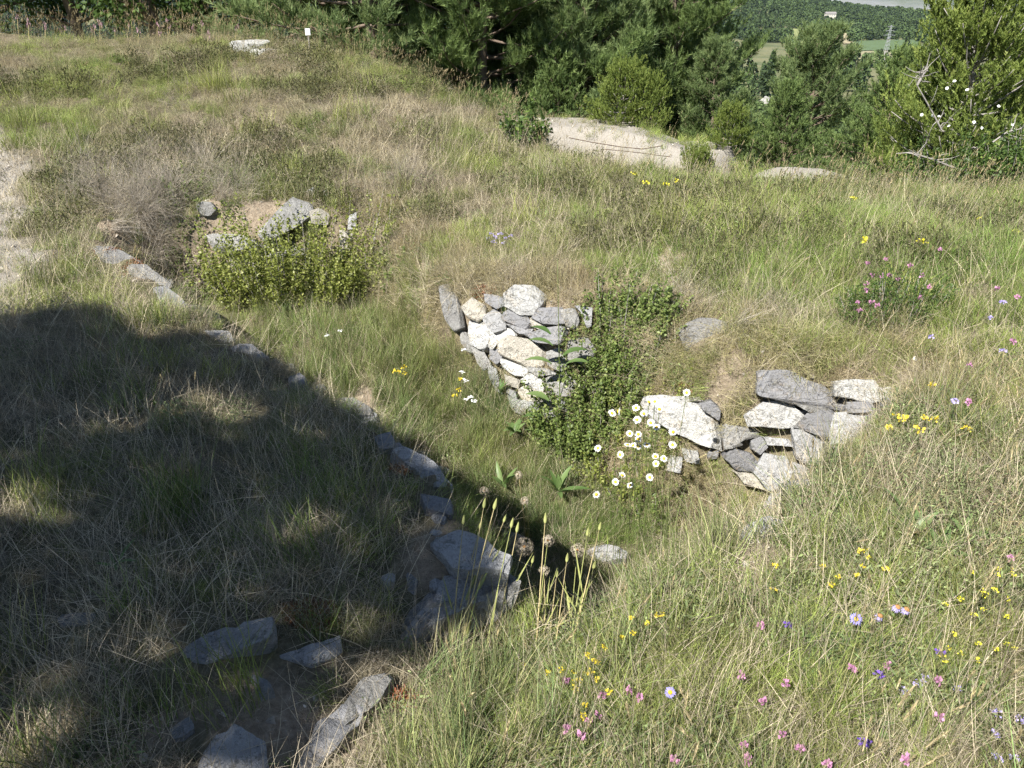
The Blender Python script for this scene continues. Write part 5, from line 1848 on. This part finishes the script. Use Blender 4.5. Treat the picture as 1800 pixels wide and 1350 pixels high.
for lst, lab, gr, hg, r in ((TREF_L, 'yellow flower below the goatsbeard', 'yellow flowers near the goatsbeard', .125, .0066),
                            (TREF_R, 'yellow flower head beside the lance-leaved plants', 'yellow flowers on the near bank', .08, .0078),
                            (TREF_W, 'yellow flower by the broken wall', 'yellow flowers at the wall end', .10, .013),
                            (TREF_M, 'small yellow flower in trench grass left of the stone wall', 'yellow flowers in the trench', .28, .013)):
    for (px, py), w_ in zip(lst, row_words(lst)):
        sd += 1
        small_flower('yellow_flower', px, py, hg, r, r * 1.0, 16, M_YFLOW, lab + ', ' + w_, gr, sd)

PINK_N = [(1172, 1033), (1337, 1101), (1380, 1202), (1497, 1177), (1560, 1171), (1648, 1198), (1651, 1262), (1341, 1235), (1303, 1190), (1375, 1293), (1308, 1313), (1315, 1337), (1593, 1338), (1453, 1345), (1405, 1317), (1777, 983), (1058, 1223), (1107, 1215), (1123, 1227), (1050, 1260), (1035, 1270), (997, 1282), (1022, 1295), (980, 1140), (982, 1157), (995, 1197), (1187, 1337)]
PINK_F = [(1525, 463), (1557, 457), (1600, 468), (1533, 485), (1550, 487), (1563, 485), (1578, 493), (1620, 485), (1522, 500), (1522, 510), (1633, 507), (1617, 525), (1507, 533), (1533, 532), (1543, 538), (1510, 547), (1705, 643), (1702, 707), (1788, 523), (1780, 602), (1752, 508), (1652, 440)]
L_ = PINK_N
for (px, py), w_ in zip(L_, row_words(L_)):
    sd += 1
    small_flower('pink_flower', px, py, .105, .0066, .0078, 26, M_PINK, 'pink spike in near grass, ' + w_, 'pink flowers in the near grass', sd, spike=1.7)
L_ = PINK_F
for (px, py), w_ in zip(L_, row_words(L_)):
    sd += 1
    small_flower('pink_flower', px, py, .20, .0085, .010, 22, M_PINK, 'pink flower above the wall, ' + w_, 'pink flowers on the right slope', sd, spike=1.4)
L_ = [(1386, 1100), (1652, 1147), (1518, 1306), (1547, 1187)]
for (px, py), w_ in zip(L_, row_words(L_)):
    sd += 1
    small_flower('purple_flower', px, py, .10, .0085, .011, 18, M_PURP, 'deep purple bell-like flower head in the near grass, ' + w_, 'deep purple flowers', sd)
L_ = [(1637, 593), (1763, 618), (1740, 560), (1762, 532), (1678, 705)]
for (px, py), w_ in zip(L_, row_words(L_)):
    sd += 1
    small_flower('lilac_flower', px, py, .2, .011, .010, 22, M_LILAC, 'pale lilac pincushion flower in the meadow at the right, ' + w_, 'lilac flowers in the right meadow', sd)
L_ = [(1617, 1197), (1583, 1212), (1590, 1218), (1683, 1213), (1750, 1253), (1792, 1266), (1750, 1292), (1753, 1333), (1785, 1335), (1625, 1192), (1612, 1205)]
for (px, py), w_ in zip(L_, row_words(L_)):
    sd += 1
    small_flower('thyme_flower', px, py, .06, .010, .007, 22, M_LILAC, 'mauve thyme head at the bottom right, ' + w_, 'thyme at the bottom right', sd)
L_ = [(862, 412), (870, 418), (880, 412), (890, 420), (868, 426), (858, 420), (898, 416), (885, 428)]
for (px, py), w_ in zip(L_, row_words(L_)):
    sd += 1
    small_flower('thyme_flower', px, py, .06, .016, .011, 22, M_LILAC, 'mauve thyme head on the far slope, ' + w_, 'thyme on the far slope', sd)
L_ = [(815, 668), (820, 702), (828, 699), (815, 615), (812, 654), (820, 670), (827, 698), (833, 705), (576, 590), (598, 582)]
for (px, py), w_ in zip(L_, row_words(L_)):
    sd += 1
    small_flower('white_flower', px, py, .26, .016, .010, 26, M_DAISY, 'flat white flower head in the trench grass, ' + w_, 'white flowers in the trench grass', sd, spike=.4)
L_ = [(1135, 322), (1170, 326), (1190, 320), (1113, 306), (1500, 350), (1720, 385), (1620, 425), (1518, 424), (1785, 408)]
for (px, py), w_ in zip(L_, row_words(L_)):
    sd += 1
    small_flower('yellow_flower', px, py, .25, .022, .016, 20, M_LEMON, 'lemon flower spray below the sandy bank, ' + w_, 'lemon flowers in the upper meadow', sd)
g = np.random.default_rng(5)
L_ = [(g.uniform(1655, 1798), g.uniform(1000, 1165)) for k in range(26)]
for (px, py), w_ in zip(L_, row_words(L_)):
    sd += 1
    small_flower('yellow_flower', px, py, .09, .006, .006, 12, M_LEMON, 'tiny lemon bedstraw flower, ' + w_, 'bedstraw flowers at the right edge', sd)
def crest_spike(px, seed):
    g = np.random.default_rng(seed)
    y = 13.2 + g.uniform(-.5, .5); x = (px - 900) / FPX * (y * CT + .5 * ST)
    b = np.array([x, y, gz(x, y) - .01]); hv = np.array([.05, 0, g.uniform(.14, .30)])
    V, F = blob_head(g, 14, .020, .018); V[:, 2] *= 3.0
    tv, tf = tube(stem_path((0, 0, 0), hv), .003, 3)
    VV, FF = merge([(V + hv, [F]), (tv, tf)])
    idx = [0 if q.max() < len(V) else 1 for F_ in FF for q in F_]
    link('pink_flower', mesh_from('pink_flower', VV, FF, [M_DUSTY, M_STEMD], idx), label='dusty pink flower spike in the skyline grass of the mound', cat='flower', group='pink spikes on the mound crest', loc=tuple(b))


M_DUSTY = mat_plain('dusty_pink_petal', (.34, .22, .24), .7, .3, 80)
g = np.random.default_rng(6)
for k in range(24):
    sd += 1
    px = g.uniform(30, 420)
    crest_spike(px, sd)

# alpine asters
for i, (px, py, st, lb) in enumerate([(1505, 1088, 0, 'fresh violet aster with yellow centre, open to the viewer'), (1178, 1217, 0, 'small blue aster low at the end of a pale grass head'), (1547, 1082, 1, 'faded aster with large orange disc, middle of the row'),
                                      (1578, 1067, 1, 'faded orange-centred aster, left of the overlapping pair'), (1594, 1071, 1, 'faded orange-centred aster seen from the side, right of the overlapping pair')]):
    g = np.random.default_rng(700 + i)
    p = hit(px, py); h = p - ray(px, py) * .16
    b = flower_base(h, g.normal(0, .02), g.normal(.02, .02)); hv = h - b
    root = empty('aster', b, lb, 'flower', 'asters on the near bank')
    M = facing_frame(Vector((-.1, -.7, .9)) if not st else Vector((.1, -.35, 1)))
    v, f = disc_petals(20, .0185 if not i == 1 else .015, .0042, -.1 if not st else -.9, i, .3)
    if st: v = v * .72
    link('petals', mesh_from('petals', xf(v, M, hv), [f], [M_LILAC if st else M_ASTER]), root)
    v, f = dome(.006 if not st else .0078, .003 if not st else .005)
    link('flower_centre', mesh_from('flower_centre', xf(v, M, hv + np.array(M.col[2]) * .001), f, [M_BROWN if st else M_YEL]), root)
    v, f = tube(stem_path((0, 0, 0), hv), .0013, 4)
    link('stem', mesh_from('stem', v, f, [M_STEM]), root)


# goatsbeard: feathery seed clocks and closed buds on long stems
def clock_mesh(g, r, n=90):
    """globe of little parasols"""
    d = unit(g.normal(size=(n, 3)))
    parts = []
    V = []; F = []; o = 0
    for k in range(n):
        s = unit(np.cross(d[k], g.normal(size=3))); t = np.cross(d[k], s)
        c = d[k] * r * g.uniform(.85, 1.0)
        # ray of the seed
        V += [d[k] * r * .12 - s * .0004, d[k] * r * .12 + s * .0004, c]; F.append((o, o + 1, o + 2)); o += 3
        for j in range(7):
            a = j * .8976 + g.uniform(0, .4)
            e = c + (s * math.cos(a) + t * math.sin(a)) * r * .30 + d[k] * r * .10
            q = np.cross(d[k], e - c); q = q / (np.linalg.norm(q) + 1e-9) * .00055
            V += [c - q, c + q, e]; F.append((o, o + 1, o + 2)); o += 3
    return np.array(V), [np.array(F)]


def bud_mesh(L, w, n=6):
    z = np.array([0, .15, .35, .6, .85, 1.0]) * L; r = np.array([.35, .9, 1.0, .75, .4, .08]) * w
    return tube(np.stack([z * 0, z * 0, z], 1), r, n)


def stemmed(px, py, Y, bpx, bpy, kind, size, label, name, group, seed):
    g = np.random.default_rng(seed)
    h = along(px, py, Y)
    p = hit(bpx + g.normal(0, 8), bpy + g.normal(0, 8)); b = p + np.array([0, 0, -.01])
    root = empty(name, b, label, 'seed head' if kind == 'clock' else 'flower bud', group)
    hv = h - b
    path = stem_path((0, 0, 0), hv, .18 + g.uniform(-.1, .1))
    v, f = tube(path, np.linspace(.0027, .0014, 6), 5)
    link('stem', mesh_from('stem', v, f, [M_STEMD if g.uniform() < .6 else M_BUD], smooth=True), root)
    if kind == 'clock':
        v, f = clock_mesh(g, size)
        link('seed_globe', mesh_from('seed_globe', v + hv, f, [M_FLUFF]), root)
        v, f = dome(size * .22, size * .2); link('core', mesh_from('core', v + hv, f, [M_BROWN]), root)
    else:
        v, f = bud_mesh(.034 * size, .0055 * size)
        d = Vector(path[-1] - path[-2]).normalized()
        link('bud', mesh_from('bud', xf(v, facing_frame(d), hv), f, [M_BUD], smooth=True), root)
    # two narrow leaves clasping the stem
    for k in range(2):
        t = g.uniform(.1, .5); q = path[0] * (1 - t) + path[-1] * t
        dd = unit(path[-1] - path[0] + g.normal(0, .12, 3)); L = np.linalg.norm(hv) * g.uniform(.3, .5)
        s = unit(np.cross(dd, g.normal(size=3))) * .0035
        e = q + dd * L; m_ = q + dd * L * .4
        V = np.array([q - s * .6, q + s * .6, m_ + s, m_ - s, e]); 
        link('leaf', mesh_from('leaf', V, [np.array([(2, 3, 4)]), np.array([(0, 1, 2, 3)])], [M_BUD]), root)


GC = 'goatsbeard seed clocks'
stemmed(921, 961, 2.12, 860, 1180, 'clock', .032, 'largest round beige goatsbeard seed clock in front of the dark trench', 'seed_clock', GC, 801)
stemmed(963, 950, 2.15, 940, 1190, 'clock', .022, 'goatsbeard clock just right of the largest one, slightly higher', 'seed_clock', GC, 802)
stemmed(1015, 967, 2.12, 1000, 1160, 'clock', .024, 'half open goatsbeard clock next to the flat stone on the trench floor', 'seed_clock', GC, 803)
stemmed(957, 1003, 2.05, 950, 1190, 'clock', .019, 'smaller ragged goatsbeard clock below the other two', 'seed_clock', GC, 804)
stemmed(912, 835, 2.6, 930, 1000, 'clock', .016, 'dim distant seed clock in the shaded trench, highest of all', 'seed_clock', GC, 805)
stemmed(851, 863, 2.5, 870, 1010, 'clock', .018, 'dim seed clock in shade above the stalks with closed buds', 'seed_clock', GC, 806)
stemmed(922, 880, 2.5, 930, 1010, 'clock', .017, 'dim seed clock straight above the largest clock', 'seed_clock', GC, 807)
BUDS = [(814, 922, 790, 1170), (825, 960, 795, 1165), (850, 893, 800, 1160), (868, 896, 805, 1160), (885, 918, 810, 1165), (898, 928, 850, 1175), (908, 936, 860, 1180), (958, 920, 945, 1180), (1032, 942, 1000, 1165), (1053, 932, 1005, 1160), (996, 988, 960, 1185), (1043, 1000, 1005, 1165),
        (935, 990, 900, 1185), (865, 990, 815, 1165), (874, 1045, 860, 1170), (977, 1062, 960, 1190), (843, 930, 798, 1168), (860, 955, 806, 1170), (978, 1015, 950, 1185), (1002, 1060, 975, 1190), (790, 985, 785, 1170), (848, 1000, 800, 1172)]
BW = row_words([q[:2] for q in BUDS])
for i, (a, b_, c, d) in enumerate(BUDS):
    stemmed(a, b_, 2.0 + .1 * ((i * 37) % 5) / 5, c, d, 'bud', 1 + .25 * ((i * 13) % 4) / 4, 'closed goatsbeard bud on a long stem, ' + BW[i], 'goatsbeard_bud', 'closed goatsbeard buds', 820 + i)


# leafy rosettes of the near bank and big leaves by the wall
def long_leaf(L, W, bend, n=5):
    s = np.linspace(0, 1, n + 1)
    w = W * np.sin(np.pi * np.clip(s * .92 + .05, 0, 1)) ** .8 * .5
    th = bend * s
    x = np.concatenate([[0], np.cumsum(np.cos(th[:-1]) * L / n)]); z = np.concatenate([[0], np.cumsum(np.sin(th[:-1]) * L / n)])
    V = np.concatenate([np.stack([x, -w, z + w * .35], 1), np.stack([x, w * 0, z], 1), np.stack([x, w, z + w * .35], 1)])
    m = n + 1; i = np.arange(n)
    F = np.concatenate([np.stack([i, i + 1, m + i + 1, m + i], 1), np.stack([m + i, m + i + 1, 2 * m + i + 1, 2 * m + i], 1)])
    return V, F


def rosette(px, py, n, L, W, label, mat, seed, rise=.5, name='leafy_plant', lift=.03, fan=None):
    g = np.random.default_rng(seed)
    p = hit(px, py); b = p + np.array([0, 0, lift])
    root = empty(name, b, label, 'plant')
    for k in range(n):
        v, f = long_leaf(L * g.uniform(.65, 1.2), W * g.uniform(.8, 1.15), -g.uniform(.3, 1.1))
        el = rise + g.normal(0, .22)
        a = 2.4 * k + g.normal(0, .25) if fan is None else g.normal(fan[0], fan[1])
        M = Matrix.Rotation(a, 3, 'Z') @ Matrix.Rotation(-el, 3, 'Y') @ Matrix.Rotation(g.normal(0, .3), 3, 'X')
        me = mesh_from('leaf', xf(v, M, (0, 0, 0)), [f], [mat], smooth=True)
        fattr(me, 'r', np.full(len(v), g.uniform(0, 1)))
        link('leaf', me, root)


rosette(1600, 955, 14, .11, .026, 'fan of pale lance-shaped leaves on the near bank, below the wall end', M_LANCE, 901, .7)
rosette(1650, 985, 14, .10, .022, 'lance-leaved plant just below the pale fan of leaves', M_LANCE, 902, .6)
rosette(1585, 915, 8, .10, .028, 'lance-leaved plant with two long leaves pointing right, top of the leafy patch', M_LANCE, 903, .5)
rosette(1690, 960, 9, .09, .022, 'lance-leaved plant at the right of the leafy patch', M_LANCE, 904, .6)
rosette(1435, 1140, 16, .065, .014, 'feathery green rosette below the row of asters', M_LANCE, 905, .45)
rosette(1400, 1185, 11, .07, .020, 'broad leaved rosette with a pink flower before it', M_LANCE, 906, .35)
rosette(1450, 1050, 16, .05, .018, 'grey green sage-like leaves under the yellow flowers', M_LANCE, 907, .6)
rosette(1490, 1060, 16, .05, .016, 'sage-like leaf clump left of the fresh aster', M_LANCE, 908, .6)
rosette(1420, 1210, 9, .06, .016, 'second broad rosette at the foot of the first', M_LANCE, 909, .35)
rosette(1540, 1290, 10, .05, .012, 'small leafy plant at the bottom right', M_LANCE, 910, .5)
# dock-like plant climbing in front of the wall
root = empty('dock_plant', hit(985, 770), 'tall plant with large glossy leaves and a thin stem in front of the stone wall', 'plant')
b0 = np.array(root.location)
top = along(980, 455, b0[1] - .02)
v, f = tube(stem_path((0, 0, 0), top - b0, .02), np.linspace(.004, .0015, 6), 5)
link('stem', mesh_from('stem', v, f, [M_STEM], smooth=True), root)
for i, (px, py, ang, L, W) in enumerate([(968, 588, 2.6, .14, .05), (972, 608, 2.9, .16, .05), (970, 640, 3.1, .17, .055), (990, 625, .2, .16, .06), (995, 640, -.2, .15, .055), (965, 705, 2.8, .16, .07), (960, 735, 3.3, .16, .05), (968, 765, 3.0, .18, .07), (990, 790, -.3, .14, .06), (960, 800, 2.6, .15, .06), (985, 850, .5, .14, .05)]):
    h = along(px, py, b0[1] - .08)
    v, f = long_leaf(L, W, -.9)
    M = Matrix.Rotation(ang, 3, 'Z') @ Matrix.Rotation(-.5, 3, 'Y')
    me = mesh_from('leaf', xf(v, M, h - b0), [f], [M_DOCK], smooth=True)
    fattr(me, 'r', np.full(len(v), (i * .37) % 1)); link('leaf', me, root)
rosette(905, 790, 9, .12, .03, 'blue green thistle-like plant at the foot of the stone wall', M_DOCK, 921, .9, lift=.12)
rosette(880, 720, 7, .10, .02, 'slim upright leaves beside the lower stones of the wall', M_DOCK, 922, 1.1, lift=.12)
rosette(980, 890, 10, .16, .03, 'dark serrated leaves growing in the shaded hollow', M_DOCK, 923, .9, lift=.1)
rosette(885, 880, 6, .14, .03, 'upright green leaves at the shaded end of the trench', M_DOCK, 924, 1.0, lift=.1)
rosette(210, 1010, 5, .10, .012, 'leaf tuft in deep shade on the terrace', M_DOCK, 925, .9)


# sedum cushions
def cushion(px, py, R, n, mat, label, seed, ll=.012):
    g = np.random.default_rng(seed)
    p = hit(px, py)
    a = g.uniform(0, 6.283, n); r = R * np.sqrt(g.uniform(0, 1, n))
    x = r * np.cos(a); y = r * np.sin(a) * .7
    z = Z(p[0] + x, p[1] + y) - p[2] + g.uniform(0, .022, n) * (1.4 - r / R) + .004
    V, F, rr = leaf_cards(g, np.stack([x, y, z], 1), g.normal(size=(n, 3)) + np.array([0, 0, .8]), ll, ll * .7)
    me = mesh_from('sedum_cushion', V, [F], [mat]); fattr(me, 'r', rr)
    link('sedum_cushion', me, label=label, cat='plant', loc=tuple(p))


cushion(550, 1085, .085, 1600, M_RUST, 'rusty brown sedum cushion in the shaded bank', 931)
cushion(205, 445, .16, 900, M_RUST, 'reddish sedum mat on the far end of the coping', 932)
cushion(250, 472, .16, 900, M_RUST, 'reddish sedum mat on the coping, nearer', 933)
cushion(842, 523, .06, 220, M_RED, 'dark red sedum tuft left of the small grey slab', 934, .018)
cushion(868, 512, .04, 140, M_RED, 'dark red sedum tuft above the small grey slab', 935, .018)
cushion(1200, 701, .05, 160, M_RED, 'red sedum strip along the top of the white boulder', 936, .016)
cushion(715, 825, .07, 500, M_RUST, 'brown sedum cushion beside the coping stones in shade', 937)
cushion(720, 1240, .05, 200, M_RED, 'reddish leaves in the grass beside the lower coping', 938, .018)
cushion(410, 395, .10, 500, M_BERB2, 'green moss-like tuft on the bare earth above the jutting slab', 939, .02)

# roses in the tangle on the right
ROSES = [(1620, 202), (1640, 203), (1650, 205), (1668, 222), (1678, 143), (1700, 158), (1712, 215), (1725, 225), (1755, 187), (1780, 220), (1665, 155)]
RW = row_words(ROSES)
for i, (px, py) in enumerate(ROSES):
    g = np.random.default_rng(960 + i)
    h = along(px, py, 7.55 + g.uniform(-.1, .1))
    v, f = disc_petals(5, .016, .018, .35, i, .05)
    M = facing_frame(Vector((-.3, -.8, .5)) + Vector(g.normal(0, .3, 3)))
    V = xf(v, M, (0, 0, 0))
    tv, tf = tube([(0, 0, 0), (.02, .10, -.12), (.04, .25, -.34)], .003, 3)
    VV, FF = merge([(V, [f]), (tv, tf)])
    idx = [0 if q.max() < len(V) else 1 for F_ in FF for q in F_]
    link('wild_rose', mesh_from('wild_rose', VV, FF, [M_PETAL_W, M_STEM], idx), label='white wild rose against the junipers, ' + RW[i], cat='flower', group='white wild roses', loc=tuple(h))

# bare dead branches in the tangle
for i, (pp, lb) in enumerate([([(1655, 228), (1635, 190), (1612, 150), (1618, 125)], 'bare pale dead branch leaning across the tall juniper'), ([(1612, 150), (1632, 118)], 'short dead twig forking from the pale dead branch'),
                              ([(1745, 250), (1770, 232), (1800, 225)], 'bare grey branch in the tangle at the right edge'), ([(1690, 300), (1640, 280), (1600, 268), (1575, 270)], 'dead twiggy branch low in the dark hollow under the juniper')]):
    P_ = np.array([along(a, b_, 7.5) for a, b_ in pp]); c = P_[0].copy()
    q = [tube(P_ - c, np.linspace(.010, .004, len(P_)), 5)]
    g = np.random.default_rng(980 + i)
    for k in range(10):
        t = g.uniform(0, len(P_) - 1.01); j = int(t); s = P_[j] + (P_[j + 1] - P_[j]) * (t - j) - c
        q.append(tube(bend_path(g, s, g.normal(0, 1, 3) + np.array([0, 0, .4]), g.uniform(.1, .3), 3, .2, .2), [.005, .004, .003, .0015], 4))
    v, f = merge(q)
    link('dead_branch', mesh_from('dead_branch', v, f, [M_GREYBARK]), label=lb, cat='branch', loc=tuple(c))

# pale marl outcrops on the slope below
def outcrop(px, py, w, h, Y, label, seed):
    """rock shelf standing on the slope where the line of sight meets it; w, h in view units"""
    p = far_hit(px, py + h * 8) if Y is None else on_ground(px, Y)
    dist = np.linalg.norm(p - EYE); k = dist / FPX
    g = random.Random(seed)
    pts = [Vector((math.cos(a) * w * k * g.uniform(.75, 1.1), 0, math.sin(a) * h * k * g.uniform(.7, 1.15))) for a in np.linspace(0, 6.283, 15)[:-1]]
    me, c = rock_mesh('pale_outcrop', pts, Vector((-.2, -1, .35)).normalized(), w * 1.3 * k, M_MARL, seed, 2.2)
    link('pale_outcrop', me, label=label, cat='rock', loc=tuple(p))


M_MARL, nt, b = new_mat('white_marl')
n1 = noise_tex(nt, 2.2, 10, .7)
nt.links.new(ramp(nt, n1.outputs['Fac'], [(.35, (.30, .28, .26)), (.5, (.46, .44, .41)), (.65, (.55, .53, .5))]), b.inputs['Base Color'])
outcrop(1562, 146, 22, 14, None, 'white marl outcrop between the distant pine and the tall juniper', 71)
outcrop(1350, 94, 14, 11, None, 'white marl outcrop left of the open pine', 72)
outcrop(1392, 106, 26, 11, None, 'white marl outcrop seen through the branches of the open pine', 73)
outcrop(470, 20, 16, 14, None, 'pale rock in the gap between the broadleaf trees and the feathery pine', 74)
outcrop(1022, 180, 22, 30, 15.0, 'pale rock behind the crest in the gap under the slim pine', 75)

# pale slabs on the crest of the mound
for px, Y, w, d, h, seed, lb in [(462, 12.5, .28, .18, .11, 171, 'pale slab of rock on the crest of the grassy mound'), (485, 12.2, .22, .14, .06, 172, 'lower pale rock in front of the slab on the crest')]:
    p = on_ground(px, Y); g = random.Random(seed)
    pts = [Vector((math.cos(a) * w * g.uniform(.75, 1.1), math.sin(a) * d * g.uniform(.75, 1.1), 0)) for a in np.linspace(0, 6.283, 10)[:-1]]
    me, c = rock_mesh('rock', pts, Vector((.12, -.25, 1)).normalized(), h + .25, M_WHITE, seed, 1.0, 1.2)
    link('rock', me, label=lb, cat='rock', loc=(p[0], p[1], p[2] + h))

# small white marker post on the skyline
p = on_ground(562, 12.1)
root = empty('marker_post', p, 'little white-topped marker post on the skyline of the mound', 'post')
v, f = tube([(0, 0, -.1), (0, 0, .22)], .012, 6); link('post', mesh_from('post', v, f, [M_GREYBARK]), root)
link('cap', box_mesh('cap', -.035, .035, -.02, .02, .20, .29, M_PETAL_W), root)

# rusty fence wire sagging across the sandy bank
P_ = np.array([along(1000, 242, 11.2), along(1040, 250, 11.0), along(1090, 258, 10.8), along(1130, 262, 10.7), along(1165, 256, 10.8)])
v, f = tube(P_ - P_[0], .006, 4)
M_RUSTW = mat_plain('rusty_wire', (.10, .07, .05), .8)
link('fence_wire', mesh_from('fence_wire', v, f, [M_RUSTW]), label='thin rusty wire sagging in front of the sandy bank', cat='wire', loc=tuple(P_[0]))
P_ = np.array([along(1060, 262, 10.6), along(1120, 268, 10.4), along(1180, 276, 10.2)])
v, f = tube(P_ - P_[0], .005, 4)
link('fence_wire', mesh_from('fence_wire', v, f, [M_RUSTW]), label='second lower wire in the grass before the sandy bank', cat='wire', loc=tuple(P_[0]))
